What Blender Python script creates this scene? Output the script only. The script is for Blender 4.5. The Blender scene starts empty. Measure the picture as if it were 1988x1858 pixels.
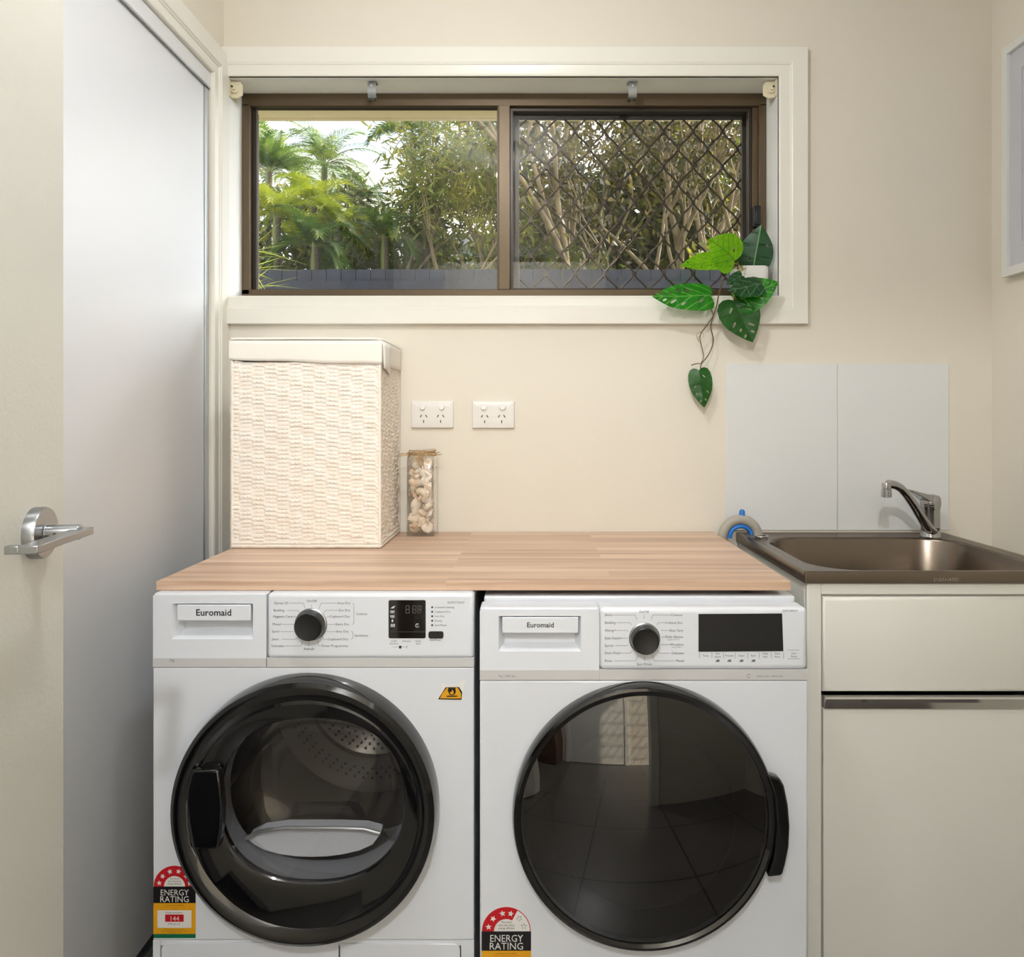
import bpy, math, random
from mathutils import Vector, Matrix
from mathutils.geometry import tessellate_polygon

# ------------------------------------------------------------------ camera, world, sun, lamps, exposure
SC = bpy.context.scene
COL = SC.collection
F, CX, CY, H = 1432.0, 1035.0, 808.0, 1.18        # focal length in px, principal point, eye height (1988x1858 frame)
cam_data = bpy.data.cameras.new('camera')
cam = bpy.data.objects.new('camera', cam_data); COL.objects.link(cam)
cam.location = (0, 0, H); cam.rotation_euler = (math.pi/2, 0, 0)
cam_data.sensor_fit = 'HORIZONTAL'; cam_data.sensor_width = 36.0
cam_data.lens = F/1988*36
cam_data.shift_x = (994-CX)/1988; cam_data.shift_y = -(929-CY)/1988
cam_data.clip_start = 0.01; cam_data.clip_end = 200
SC.camera = cam
SC.view_settings.view_transform = 'Standard'
SC.view_settings.look = 'None'
SC.view_settings.gamma = 1.0
SC.view_settings.use_curve_mapping = False
SC.view_settings.exposure = 0.0

world = bpy.data.worlds.new('world'); SC.world = world
world.use_nodes = True
nt = world.node_tree; nt.nodes.clear()
o_ = nt.nodes.new('ShaderNodeOutputWorld'); bg = nt.nodes.new('ShaderNodeBackground')
tc = nt.nodes.new('ShaderNodeTexCoord'); mp = nt.nodes.new('ShaderNodeMapping'); nz = nt.nodes.new('ShaderNodeTexNoise'); cr = nt.nodes.new('ShaderNodeValToRGB')
mp.inputs['Scale'].default_value = (3, 3, 9)
nz.inputs['Scale'].default_value = 1.6; nz.inputs['Detail'].default_value = 5
cr.color_ramp.elements[0].position = 0.35; cr.color_ramp.elements[0].color = (0.60, 0.74, 0.92, 1)
cr.color_ramp.elements[1].position = 0.56; cr.color_ramp.elements[1].color = (1.0, 0.98, 0.95, 1)
nt.links.new(tc.outputs['Generated'], mp.inputs['Vector']); nt.links.new(mp.outputs['Vector'], nz.inputs['Vector'])
nt.links.new(nz.outputs['Fac'], cr.inputs['Fac']); nt.links.new(cr.outputs['Color'], bg.inputs['Color']); nt.links.new(bg.outputs[0], o_.inputs[0])
SUN_TO = Vector((0.85, 0.45, 0.545)).normalized()          # direction towards the sun: low, behind the garden on the right
# hazy brightening of the sky round the sun
dp_ = nt.nodes.new('ShaderNodeVectorMath'); dp_.operation = 'DOT_PRODUCT'; dp_.inputs[1].default_value = SUN_TO; nt.links.new(tc.outputs['Generated'], dp_.inputs[0])
mx_ = nt.nodes.new('ShaderNodeMath'); mx_.operation = 'MAXIMUM'; mx_.inputs[1].default_value = 0.0; nt.links.new(dp_.outputs['Value'], mx_.inputs[0])
pw_ = nt.nodes.new('ShaderNodeMath'); pw_.operation = 'POWER'; pw_.inputs[1].default_value = 6.0; nt.links.new(mx_.outputs[0], pw_.inputs[0])
ma_ = nt.nodes.new('ShaderNodeMath'); ma_.operation = 'MULTIPLY_ADD'; ma_.inputs[1].default_value = 16.0; ma_.inputs[2].default_value = 2.6; nt.links.new(pw_.outputs[0], ma_.inputs[0])
nt.links.new(ma_.outputs[0], bg.inputs['Strength'])

sun_d = bpy.data.lights.new('sun', 'SUN'); sun_d.energy = 14.0; sun_d.angle = math.radians(0.8); sun_d.color = (1.0, 0.86, 0.66)
sun = bpy.data.objects.new('sun', sun_d); COL.objects.link(sun); sun.location = (3, 12, 8)
sun.rotation_euler = (-SUN_TO).to_track_quat('-Z', 'Y').to_euler()

def bulb(name, loc, r, power, color):
    d = bpy.data.lights.new(name, 'POINT'); d.energy = power; d.color = color; d.shadow_soft_size = r
    o = bpy.data.objects.new(name, d); COL.objects.link(o); o.location = loc
    return o
bulb('ceiling_lamp_light', (-0.133, 0.90, 2.27), 0.034, 19.0, (0.955, 0.975, 1.0))
bulb('hall_fill_light', (-0.193, -0.62, 2.27), 0.045, 70.0, (0.955, 0.975, 1.0))  # added fill shining through the doorway onto the machine fronts

# ------------------------------------------------------------------ helpers
def P(px, py, y):
    """point of the place seen at photo pixel (px, py) at depth y"""
    return Vector(((px-CX)*y/F, y, H-(py-CY)*y/F))

def lin(c):
    return tuple(((v/255)/12.92 if v/255 <= 0.04045 else (((v/255)+0.055)/1.055)**2.4) for v in c)

def mat(name, rgb, rough=0.5, metal=0.0, spec=0.5, coat=0.0, var=None, vscale=6.0, bump=0.0, bscale=200.0, stretch=None, trans=0.0, aniso=0.0):
    m = bpy.data.materials.new(name); m.use_nodes = True
    n = m.node_tree.nodes; l = m.node_tree.links; b = n['Principled BSDF']
    c = lin(rgb)
    b.inputs['Base Color'].default_value = (*c, 1); b.inputs['Roughness'].default_value = rough
    b.inputs['Metallic'].default_value = metal; b.inputs['Specular IOR Level'].default_value = spec
    b.inputs['Coat Weight'].default_value = coat; b.inputs['Coat Roughness'].default_value = 0.06
    if aniso: b.inputs['Anisotropic'].default_value = aniso
    if trans: b.inputs['Transmission Weight'].default_value = trans
    if var or bump:
        tc = n.new('ShaderNodeTexCoord'); mp = n.new('ShaderNodeMapping'); l.new(tc.outputs['Object'], mp.inputs['Vector'])
        if stretch: mp.inputs['Scale'].default_value = stretch
    if var:
        nz = n.new('ShaderNodeTexNoise'); nz.inputs['Scale'].default_value = vscale; nz.inputs['Detail'].default_value = 4
        cr = n.new('ShaderNodeValToRGB'); cr.color_ramp.elements[0].position = 0.35; cr.color_ramp.elements[1].position = 0.65
        cr.color_ramp.elements[0].color = (*c, 1); cr.color_ramp.elements[1].color = (*lin(var), 1)
        l.new(mp.outputs['Vector'], nz.inputs['Vector']); l.new(nz.outputs['Fac'], cr.inputs['Fac']); l.new(cr.outputs['Color'], b.inputs['Base Color'])
    if bump:
        n2 = n.new('ShaderNodeTexNoise'); n2.inputs['Scale'].default_value = bscale; n2.inputs['Detail'].default_value = 3
        bp = n.new('ShaderNodeBump'); bp.inputs['Strength'].default_value = bump; bp.inputs['Distance'].default_value = 0.002
        l.new(mp.outputs['Vector'], n2.inputs['Vector']); l.new(n2.outputs['Fac'], bp.inputs['Height']); l.new(bp.outputs['Normal'], b.inputs['Normal'])
    return m

def glass_mat(name, tint=(1, 1, 1), ior=1.5, gain=1.0, rough=0.0):
    """thin pane: see-through with Fresnel reflections"""
    m = bpy.data.materials.new(name); m.use_nodes = True
    n = m.node_tree.nodes; l = m.node_tree.links; n.clear()
    out = n.new('ShaderNodeOutputMaterial'); mx = n.new('ShaderNodeMixShader'); t = n.new('ShaderNodeBsdfTransparent'); g = n.new('ShaderNodeBsdfGlossy')
    # Schlick reflectance on the unsigned angle, so both faces of a pane behave alike
    f0 = ((ior-1)/(ior+1))**2
    ge = n.new('ShaderNodeNewGeometry'); dt = n.new('ShaderNodeVectorMath'); dt.operation = 'DOT_PRODUCT'; l.new(ge.outputs['Normal'], dt.inputs[0]); l.new(ge.outputs['Incoming'], dt.inputs[1])
    ab = n.new('ShaderNodeMath'); ab.operation = 'ABSOLUTE'; l.new(dt.outputs['Value'], ab.inputs[0])
    om = n.new('ShaderNodeMath'); om.operation = 'SUBTRACT'; om.inputs[0].default_value = 1.0; l.new(ab.outputs[0], om.inputs[1])
    pw = n.new('ShaderNodeMath'); pw.operation = 'POWER'; pw.inputs[1].default_value = 5.0; l.new(om.outputs[0], pw.inputs[0])
    fr = n.new('ShaderNodeMath'); fr.operation = 'MULTIPLY_ADD'; fr.inputs[1].default_value = 1-f0; fr.inputs[2].default_value = f0; l.new(pw.outputs[0], fr.inputs[0])
    mu = n.new('ShaderNodeMath'); mu.operation = 'MULTIPLY'; mu.inputs[1].default_value = gain; mu.use_clamp = True
    t.inputs['Color'].default_value = (*tint, 1); g.inputs['Roughness'].default_value = rough; g.inputs['Color'].default_value = (1, 1, 1, 1)
    l.new(fr.outputs[0], mu.inputs[0]); l.new(mu.outputs[0], mx.inputs['Fac']); l.new(t.outputs[0], mx.inputs[1]); l.new(g.outputs[0], mx.inputs[2]); l.new(mx.outputs[0], out.inputs['Surface'])
    return m

def emit_mat(name, rgb, s):
    m = bpy.data.materials.new(name); m.use_nodes = True
    b = m.node_tree.nodes['Principled BSDF']; b.inputs['Base Color'].default_value = (*lin(rgb), 1)
    b.inputs['Emission Color'].default_value = (*lin(rgb), 1); b.inputs['Emission Strength'].default_value = s
    return m

def leaf_mat(name, c1, c2, c3=None, scale=2.0, transl=0.45, rough=0.4, vein=None, nveins=14):
    m = bpy.data.materials.new(name); m.use_nodes = True
    n = m.node_tree.nodes; l = m.node_tree.links; b = n['Principled BSDF']; out = n['Material Output']
    b.inputs['Roughness'].default_value = rough
    tc = n.new('ShaderNodeTexCoord'); nz = n.new('ShaderNodeTexNoise'); nz.inputs['Scale'].default_value = scale; nz.inputs['Detail'].default_value = 6
    nz.inputs['Roughness'].default_value = 0.7
    cr = n.new('ShaderNodeValToRGB'); e = cr.color_ramp.elements
    e[0].position = 0.38; e[1].position = 0.62; e[0].color = (*lin(c1), 1); e[1].color = (*lin(c3 or c2), 1)
    if c3:
        k = e.new(0.5); k.color = (*lin(c2), 1)
    l.new(tc.outputs['Object'], nz.inputs['Vector']); l.new(nz.outputs['Fac'], cr.inputs['Fac'])
    col = cr.outputs['Color']
    if vein:
        uv = n.new('ShaderNodeSeparateXYZ'); l.new(tc.outputs['UV'], uv.inputs[0])
        ab = n.new('ShaderNodeMath'); ab.operation = 'ABSOLUTE'
        sb = n.new('ShaderNodeMath'); sb.operation = 'SUBTRACT'; sb.inputs[1].default_value = 0.5; l.new(uv.outputs['X'], sb.inputs[0]); l.new(sb.outputs[0], ab.inputs[0])
        # side veins: stripes running up and out from the midrib
        a = n.new('ShaderNodeMath'); a.operation = 'MULTIPLY_ADD'; a.inputs[1].default_value = -0.9; l.new(ab.outputs[0], a.inputs[0]); l.new(uv.outputs['Y'], a.inputs[2])
        s = n.new('ShaderNodeMath'); s.operation = 'MULTIPLY'; s.inputs[1].default_value = nveins*2*math.pi/2; l.new(a.outputs[0], s.inputs[0])
        si = n.new('ShaderNodeMath'); si.operation = 'SINE'; l.new(s.outputs[0], si.inputs[0])
        mr = n.new('ShaderNodeMapRange'); mr.inputs['From Min'].default_value = 0.86; mr.inputs['From Max'].default_value = 1.0; l.new(si.outputs[0], mr.inputs['Value'])
        mid = n.new('ShaderNodeMapRange'); mid.inputs['From Min'].default_value = 0.022; mid.inputs['From Max'].default_value = 0.006; l.new(ab.outputs[0], mid.inputs['Value'])
        mxx = n.new('ShaderNodeMath'); mxx.operation = 'MAXIMUM'; l.new(mr.outputs[0], mxx.inputs[0]); l.new(mid.outputs[0], mxx.inputs[1])
        sc = n.new('ShaderNodeMath'); sc.operation = 'MULTIPLY'; sc.inputs[1].default_value = 0.7; l.new(mxx.outputs[0], sc.inputs[0])
        mx = n.new('ShaderNodeMixRGB'); mx.inputs[2].default_value = (*lin(vein), 1); l.new(sc.outputs[0], mx.inputs[0]); l.new(col, mx.inputs[1]); col = mx.outputs[0]
    l.new(col, b.inputs['Base Color'])
    t = n.new('ShaderNodeBsdfTranslucent'); mixs = n.new('ShaderNodeMixShader'); mixs.inputs['Fac'].default_value = transl
    l.new(col, t.inputs['Color']); l.new(b.outputs[0], mixs.inputs[1]); l.new(t.outputs[0], mixs.inputs[2]); l.new(mixs.outputs[0], out.inputs['Surface'])
    return m

_tcache = {}
class MB:
    """mesh builder in world coordinates"""
    def __init__(s): s.v = []; s.f = []; s.m = []; s.uv = None
    def add(s, vs, fs, m=0):
        k = len(s.v); s.v += [tuple(p) for p in vs]; s.f += [tuple(i+k for i in f) for f in fs]; s.m += [m]*len(fs); return s
    def box(s, x0, x1, y0, y1, z0, z1, m=0):
        return s.add([(x0,y0,z0),(x1,y0,z0),(x1,y1,z0),(x0,y1,z0),(x0,y0,z1),(x1,y0,z1),(x1,y1,z1),(x0,y1,z1)],
                     [(0,3,2,1),(4,5,6,7),(0,1,5,4),(1,2,6,5),(2,3,7,6),(3,0,4,7)], m)
    def obox(s, o, U, V, W, m=0):
        """box from corner o with edge vectors U, V, W"""
        o = Vector(o); U = Vector(U); V = Vector(V); W = Vector(W)
        fs = [(0,3,2,1),(4,5,6,7),(0,1,5,4),(1,2,6,5),(2,3,7,6),(3,0,4,7)]
        if U.cross(V).dot(W) < 0: fs = [f[::-1] for f in fs]
        return s.add([o,o+U,o+U+V,o+V,o+W,o+U+W,o+U+V+W,o+V+W], fs, m)
    def tube(s, pts, r, n=8, caps=True, m=0, flat=1.0):
        pts = [Vector(p) for p in pts]; rs = r if isinstance(r, (list, tuple)) else [r]*len(pts)
        vs = []; fs = []; up = Vector((0.13, 0.31, 0.94)); prev = None
        for i, p in enumerate(pts):
            t = (pts[min(i+1, len(pts)-1)]-pts[max(i-1, 0)]).normalized()
            a = (up-t*up.dot(t)) if prev is None else (prev-t*prev.dot(t))
            if a.length < 1e-5: a = Vector((1, 0, 0))-t*t.x
            a.normalize(); prev = a; b = t.cross(a)
            for k in range(n):
                th = 2*math.pi*k/n; vs.append(p+(a*math.cos(th)+b*math.sin(th)*flat)*rs[i])
        for i in range(len(pts)-1):
            for k in range(n):
                fs.append((i*n+k, i*n+(k+1)%n, (i+1)*n+(k+1)%n, (i+1)*n+k))
        if caps: fs.append(tuple(range(n-1, -1, -1))); fs.append(tuple((len(pts)-1)*n+k for k in range(n)))
        return s.add(vs, fs, m)
    def cyl(s, p0, p1, r0, r1=None, n=24, m=0): return s.tube([p0, p1], [r0, r0 if r1 is None else r1], n, True, m)
    def lathe(s, prof, c, ax=(0,0,1), n=32, m=0, sx=1.0, sz=1.0, capend=True):
        """prof: list of (radius, height along ax)"""
        c = Vector(c); ax = Vector(ax).normalized()
        if abs(ax.z) > 0.9: U = Vector((1,0,0)); V = ax.cross(U)
        else: U = Vector((0,0,1)).cross(ax).normalized(); V = ax.cross(U)
        vs = []; fs = []
        for (r, h) in prof:
            for k in range(n):
                th = 2*math.pi*k/n; vs.append(c+ax*h+U*math.cos(th)*r*sx+V*math.sin(th)*r*sz)
        for i in range(len(prof)-1):
            for k in range(n): fs.append((i*n+k, i*n+(k+1)%n, (i+1)*n+(k+1)%n, (i+1)*n+k))
        if capend:
            fs.append(tuple(range(n-1, -1, -1))); fs.append(tuple((len(prof)-1)*n+k for k in range(n)))
        return s.add(vs, fs, m)
    def prism(s, poly, y0, y1, m=0):
        """polygon of (x, z) points extruded from y0 to y1"""
        n = len(poly); a = sum(poly[i][0]*poly[(i+1)%n][1]-poly[(i+1)%n][0]*poly[i][1] for i in range(n))
        if a < 0: poly = poly[::-1]
        vs = [(x, y0, z) for x, z in poly]+[(x, y1, z) for x, z in poly]
        fs = [tuple(range(n)), tuple(range(2*n-1, n-1, -1))]+[(i, n+i, n+(i+1)%n, (i+1)%n) for i in range(n)]
        return s.add(vs, fs, m)
    def rloop(s, x0, x1, z0, z1, prof, m=0, closed=True):
        """mitred rectangular frame in the xz plane; prof: closed list of (offset outward, y)"""
        vs = []; n = len(prof)
        for (d, y) in prof: vs += [(x0-d, y, z0-d), (x1+d, y, z0-d), (x1+d, y, z1+d), (x0-d, y, z1+d)]
        fs = []
        for i in range(n if closed else n-1):
            j = (i+1) % n
            for k in range(4): fs.append((i*4+k, i*4+(k+1)%4, j*4+(k+1)%4, j*4+k))
        return s.add(vs, fs, m)
    def rectring(s, o, i, y0, y1, m=0):
        """plate o=(x0,x1,z0,z1) with rectangular hole i, y0 front, y1 back"""
        def c(r, y): return [(r[0],y,r[2]),(r[1],y,r[2]),(r[1],y,r[3]),(r[0],y,r[3])]
        vs = c(o,y0)+c(i,y0)+c(o,y1)+c(i,y1); fs = []
        for k in range(4):
            j = (k+1)%4
            fs += [(k,j,4+j,4+k),(8+j,8+k,12+k,12+j),(j,k,8+k,8+j),(4+k,4+j,12+j,12+k)]
        return s.add(vs, fs, m)
    def circhole(s, x0, x1, z0, z1, cx, cz, rx, rz, y0, y1, n=64, m=0, ex=2.0):
        """plate with a round (superelliptic) hole"""
        ang = sorted(set([2*math.pi*k/n for k in range(n)]+[math.atan2(z-cz, x-cx) % (2*math.pi) for x in (x0,x1) for z in (z0,z1)]))
        vi = []; vo = []
        for a in ang:
            ca, sa = math.cos(a), math.sin(a)
            t = min([(x1-cx)/ca if ca > 1e-9 else 1e9, (x0-cx)/ca if ca < -1e-9 else 1e9, (z1-cz)/sa if sa > 1e-9 else 1e9, (z0-cz)/sa if sa < -1e-9 else 1e9])
            vo.append((cx+ca*t, cz+sa*t))
            vi.append((cx+rx*math.copysign(abs(ca)**(2/ex), ca), cz+rz*math.copysign(abs(sa)**(2/ex), sa)))
        N = len(ang); vs = [(x,y0,z) for x,z in vo]+[(x,y0,z) for x,z in vi]+[(x,y1,z) for x,z in vo]+[(x,y1,z) for x,z in vi]; fs = []
        for k in range(N):
            j = (k+1)%N
            fs += [(k,j,N+j,N+k),(2*N+j,2*N+k,3*N+k,3*N+j),(j,k,2*N+k,2*N+j),(N+k,N+j,3*N+j,3*N+k)]
        return s.add(vs, fs, m)
    def text(s, t, x, y, z, size, m=0, align='CENTER', wx=1.0, bold=0.0):
        """flat lettering standing on the plane y, facing -y; z is the base line, size the capital height"""
        key = (t, align, bold)
        if key not in _tcache:
            cu = bpy.data.curves.new('t', 'FONT'); cu.body = t; cu.align_x = align; cu.size = 1.0; cu.resolution_u = 2; cu.offset = bold
            o = bpy.data.objects.new('t', cu); COL.objects.link(o)
            me = bpy.data.meshes.new_from_object(o.evaluated_get(bpy.context.evaluated_depsgraph_get()))
            _tcache[key] = ([tuple(v.co) for v in me.vertices], [tuple(p.vertices) for p in me.polygons])
            bpy.data.objects.remove(o); bpy.data.curves.remove(cu); bpy.data.meshes.remove(me)
        vs, fs = _tcache[key]; k = size/0.70
        return s.add([(x+v[0]*k*wx, y, z+v[1]*k) for v in vs], fs, m)

BASE = {}
def ob(name, mb, mats, parent=None, bev=0.0, seg=2, smooth=35, kind=None, base=None, uv=None):
    me = bpy.data.meshes.new(name)
    xs = [v[0] for v in mb.v]; ys = [v[1] for v in mb.v]; zs = [v[2] for v in mb.v]
    b = Vector(base) if base else Vector(((min(xs)+max(xs))/2, (min(ys)+max(ys))/2, min(zs)))
    me.from_pydata([(v[0]-b.x, v[1]-b.y, v[2]-b.z) for v in mb.v], [], mb.f)
    if not isinstance(mats, (list, tuple)): mats = [mats]
    for q in mats: me.materials.append(q)
    if len(mats) > 1: me.polygons.foreach_set('material_index', mb.m)
    if mb.uv is not None:
        ul = me.uv_layers.new(name='UVMap')
        for lp in me.loops: ul.data[lp.index].uv = mb.uv[lp.vertex_index]
    if smooth:
        me.polygons.foreach_set('use_smooth', [True]*len(me.polygons)); me.set_sharp_from_angle(angle=math.radians(smooth))
    me.update()
    o = bpy.data.objects.new(name, me); COL.objects.link(o)
    BASE[o.name] = b
    if parent is not None:
        o.parent = parent; o.location = b-BASE[parent.name]
    else: o.location = b
    if bev:
        md = o.modifiers.new('bevel', 'BEVEL'); md.width = bev; md.segments = seg; md.limit_method = 'ANGLE'; md.angle_limit = math.radians(40)
        md.harden_normals = False
    if kind: o['kind'] = kind
    return o

def tag(o, label, cat=None, group=None, kind=None):
    o['label'] = label
    if cat: o['category'] = cat
    if group: o['group'] = group
    if kind: o['kind'] = kind
    return o

def thing(name, loc, label=None, cat=None, group=None, kind=None):
    o = bpy.data.objects.new(name, None); COL.objects.link(o); o.location = loc; o.empty_display_size = 0.05
    BASE[o.name] = Vector(loc)
    if label: tag(o, label, cat, group)
    if kind: o['kind'] = kind
    return o

def copy_tree(o, loc=None, rot=None, parent=None):
    c = o.copy(); COL.objects.link(c)
    if parent is not None: c.parent = parent
    if loc is not None: c.location = loc
    if rot is not None: c.rotation_euler = rot
    for ch in list(o.children): copy_tree(ch, parent=c)
    return c
def S(o, label): o['kind'] = 'structure'; o['label'] = label; return o
# ------------------------------------------------------------------ materials
M_wall = mat('cream_wall_paint', (229, 222, 208), 0.6, bump=0.06, bscale=350)
M_trim = mat('cream_trim_gloss', (238, 235, 226), 0.32)
M_ceil = mat('ceiling_paint', (240, 238, 232), 0.8)
M_reveal = mat('white_reveal_paint', (242, 241, 236), 0.4)
M_white = mat('white_plastic', (234, 236, 238), 0.35)
M_enamel = mat('white_enamel', (222, 225, 231), 0.18, coat=0.3)
M_panelw = mat('appliance_panel_white', (225, 228, 234), 0.30)
M_band = mat('appliance_band_grey', (200, 199, 198), 0.35)
M_wardrobe = mat('wardrobe_door_white', (228, 230, 234), 0.33)
M_alu = mat('aluminium_satin', (190, 194, 198), 0.3, metal=0.85)
M_bronze = mat('bronze_anodised_aluminium', (98, 83, 64), 0.40, metal=0.5)
M_bronze_d = mat('dark_bronze_aluminium', (58, 50, 43), 0.35, metal=0.4)
M_black = mat('black_plastic', (20, 20, 21), 0.35)
M_gloss = mat('black_gloss', (9, 9, 10), 0.06, coat=0.5)
M_chrome = mat('chrome', (215, 215, 215), 0.08, metal=1.0)
M_tap = mat('tap_chrome', (178, 180, 182), 0.09, metal=1.0)
M_satin = mat('satin_chrome', (165, 168, 172), 0.25, metal=1.0)
M_steel = mat('brushed_stainless', (126, 115, 104), 0.27, metal=1.0, bump=0.05, bscale=60, stretch=(1, 30, 30))
M_cab = mat('cream_laminate', (230, 228, 219), 0.35)
M_glass = glass_mat('window_glass', (0.985, 0.99, 0.985), gain=0.5)
M_ink = mat('dark_ink', (48, 48, 50), 0.5)
M_inkl = mat('grey_ink', (110, 110, 112), 0.5)

def tile_mat():
    m = bpy.data.materials.new('dark_floor_tile'); m.use_nodes = True
    n = m.node_tree.nodes; l = m.node_tree.links; b = n['Principled BSDF']; b.inputs['Roughness'].default_value = 0.3
    tc = n.new('ShaderNodeTexCoord'); br = n.new('ShaderNodeTexBrick'); br.offset = 0.0
    br.inputs['Scale'].default_value = 1.0; br.inputs['Brick Width'].default_value = 0.45; br.inputs['Row Height'].default_value = 0.45; br.inputs['Mortar Size'].default_value = 0.004
    br.inputs['Color1'].default_value = (*lin((104, 99, 95)), 1); br.inputs['Color2'].default_value = (*lin((98, 94, 90)), 1); br.inputs['Mortar'].default_value = (*lin((16, 15, 15)), 1)
    l.new(tc.outputs['Object'], br.inputs['Vector']); l.new(br.outputs['Color'], b.inputs['Base Color'])
    return m
M_tile = tile_mat()

def door_paint():
    """cream painted door with a fine orange-peel roller texture"""
    return mat('roller_painted_door', (214, 212, 203), 0.38, bump=0.22, bscale=160)
M_door = door_paint()

YW = 1.994; XL = -0.836; XR = 1.24; ZC = 2.40
# ------------------------------------------------------------------ shell
S(ob('floor', MB().box(-2.3, 2.4, -1.5, 2.20, -0.05, 0.0), M_tile, smooth=0, base=(0.02, 0.03, 0)), 'dark tiled floor')
S(ob('ceiling', MB().box(-2.2, 2.4, -1.5, 2.20, ZC, ZC+0.05), M_ceil, smooth=0), 'flat painted ceiling')
WX0, WX1, WZ0, WZ1 = -0.827, 0.662, 1.505, 2.096       # window opening
w = MB(); w.rectring((-2.2, 2.4, 0.0, ZC), (WX0-0.006, WX1+0.006, WZ0-0.006, WZ1+0.006), YW, YW+0.17)
S(ob('wall_back', w, M_wall, smooth=0), 'cream painted back wall with the window')
S(ob('wall_right', MB().box(XR, XR+0.1, 0.13, YW, 0, ZC), M_wall, smooth=0), 'cream painted wall on the right')
OY0, OY1, OZ = 0.35, 1.915, 2.073                       # wardrobe opening
w = MB(); w.box(XL-0.1, XL, 0.13, OY0, 0, ZC); w.box(XL-0.1, XL, OY1, YW, 0, ZC); w.box(XL-0.1, XL, OY0, OY1, OZ, ZC)
S(ob('wall_left', w, M_wall, smooth=0), 'cream painted wall above the sliding doors')
w = MB(); w.box(-2.2, -0.50, 0.03, 0.13, 0, ZC); w.box(0.40, 2.4, 0.03, 0.13, 0, ZC); w.box(-0.50, 0.40, 0.03, 0.13, 2.06, ZC)
S(ob('wall_front', w, M_wall, smooth=0), 'cream wall with the laundry doorway')
S(ob('wall_hall', MB().box(-2.2, 2.4, -1.4, -1.3, 0, ZC), M_wall, smooth=0), 'hallway wall behind the viewer')
S(ob('wall_hall_left', MB().box(-2.3, -2.2, -1.4, 2.1, 0, ZC), M_wall, smooth=0), 'end wall of the hallway on the left')
w = MB(); w.box(1.9, 2.0, -1.3, -1.22, 0, ZC); w.box(1.9, 2.0, -0.12, 0.03, 0, ZC); w.box(1.9, 2.0, -1.22, -0.12, 2.06, ZC)
S(ob('wall_hall_right', w, M_wall, smooth=0), 'end wall of the hallway with the added screen door')
d5 = thing('door_5', (1.95, -0.67, 0), kind='structure'); d5['label'] = 'added unseen screen door with diamond grille letting sun into the hallway'  # unseen door, added so the sun casts diamonds into the hallway
M_scr = mat('screen_door_metal', (62, 50, 44), 0.4, metal=0.4)
w = MB(); w.box(1.93, 1.97, -1.22, -1.17, 0, 2.06); w.box(1.93, 1.97, -0.17, -0.12, 0, 2.06); w.box(1.93, 1.97, -1.17, -0.17, 2.01, 2.06); w.box(1.93, 1.97, -1.17, -0.17, 0, 0.06); ob('door_frame', w, M_scr, d5)
w = MB()
for sg_ in (1, -1):
    for i in range(-18, 34):
        y0, z0 = -1.17+i*0.125, 0.06
        # clip the slanting bar to the frame
        pts_ = [(y0+sg_*t*0.02, z0+t*0.025) for t in range(79)]; pts_ = [p for p in pts_ if -1.172 <= p[0] <= -0.168]
        if len(pts_) > 1: w.tube([(1.95, pts_[0][0], pts_[0][1]), (1.95, pts_[-1][0], pts_[-1][1])], 0.005, 5)
ob('diamond_grille', w, M_scr, d5)
# hallway door with its frame, seen mirrored in the washer door
M_hdoor = mat('hall_door_white', (236, 234, 228), 0.4)
w = MB(); w.box(-0.60, -0.54, -1.30, -1.275, 0, 2.1); w.box(0.26, 0.32, -1.30, -1.275, 0, 2.1); w.box(-0.54, 0.26, -1.30, -1.275, 2.04, 2.1)
S(ob('trim_3', w, M_trim, bev=0.004), 'architrave of the hallway door')
d3 = thing('door_3', (-0.14, -1.28, 0), kind='structure'); d3['label'] = 'white hallway door'
ob('door_leaf', MB().box(-0.54, 0.26, -1.30, -1.285, 0.01, 2.04), M_hdoor, d3, smooth=0)
cb = thing('hall_cabinet', (-1.15, -1.1, 0), 'brown timber cabinet standing in the hallway', 'cabinet')
M_bwood = mat('brown_timber', (92, 62, 38), 0.45, var=(70, 45, 27), vscale=4, stretch=(1, 1, 12))
ob('body', MB().box(-1.65, -0.65, -1.29, -0.95, 0.0, 0.95), M_bwood, cb, bev=0.004)
ob('door', MB().box(-1.63, -1.16, -0.95, -0.935, 0.08, 0.93), M_bwood, cb, bev=0.004)
ob('door', MB().box(-1.14, -0.67, -0.95, -0.935, 0.08, 0.93), M_bwood, cb, bev=0.004)

# laundry doorway jambs
w = MB(); w.box(-0.56, -0.50, 0.13, 0.145, 0, 2.12); w.box(0.40, 0.46, 0.13, 0.145, 0, 2.12); w.box(-0.50, 0.40, 0.13, 0.145, 2.06, 2.12)
S(ob('trim_4', w, M_trim, bev=0.003), 'architrave of the laundry doorway')

# ceiling lamps (out of frame above; the hallway one is added fill)
M_dif = emit_mat('lamp_diffuser_glow', (255, 247, 232), 2.5)
for (x, y, lb) in ((-0.133, 0.90, 'round white ceiling lamp of the laundry'), (-0.193, -0.62, 'added unseen hallway lamp for frontal fill')):
    t = thing('ceiling_lamp', (x, y, ZC), lb, 'lamp')
    ob('base_plate', MB().lathe([(0.07, 0), (0.07, -0.02), (0.06, -0.03)], (x, y, ZC), n=40), M_white, t)
    ob('diffuser', MB().lathe([(0.05, -0.03), (0.05, -0.055), (0.04, -0.068)], (x, y, ZC), n=40), M_dif, t)

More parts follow.
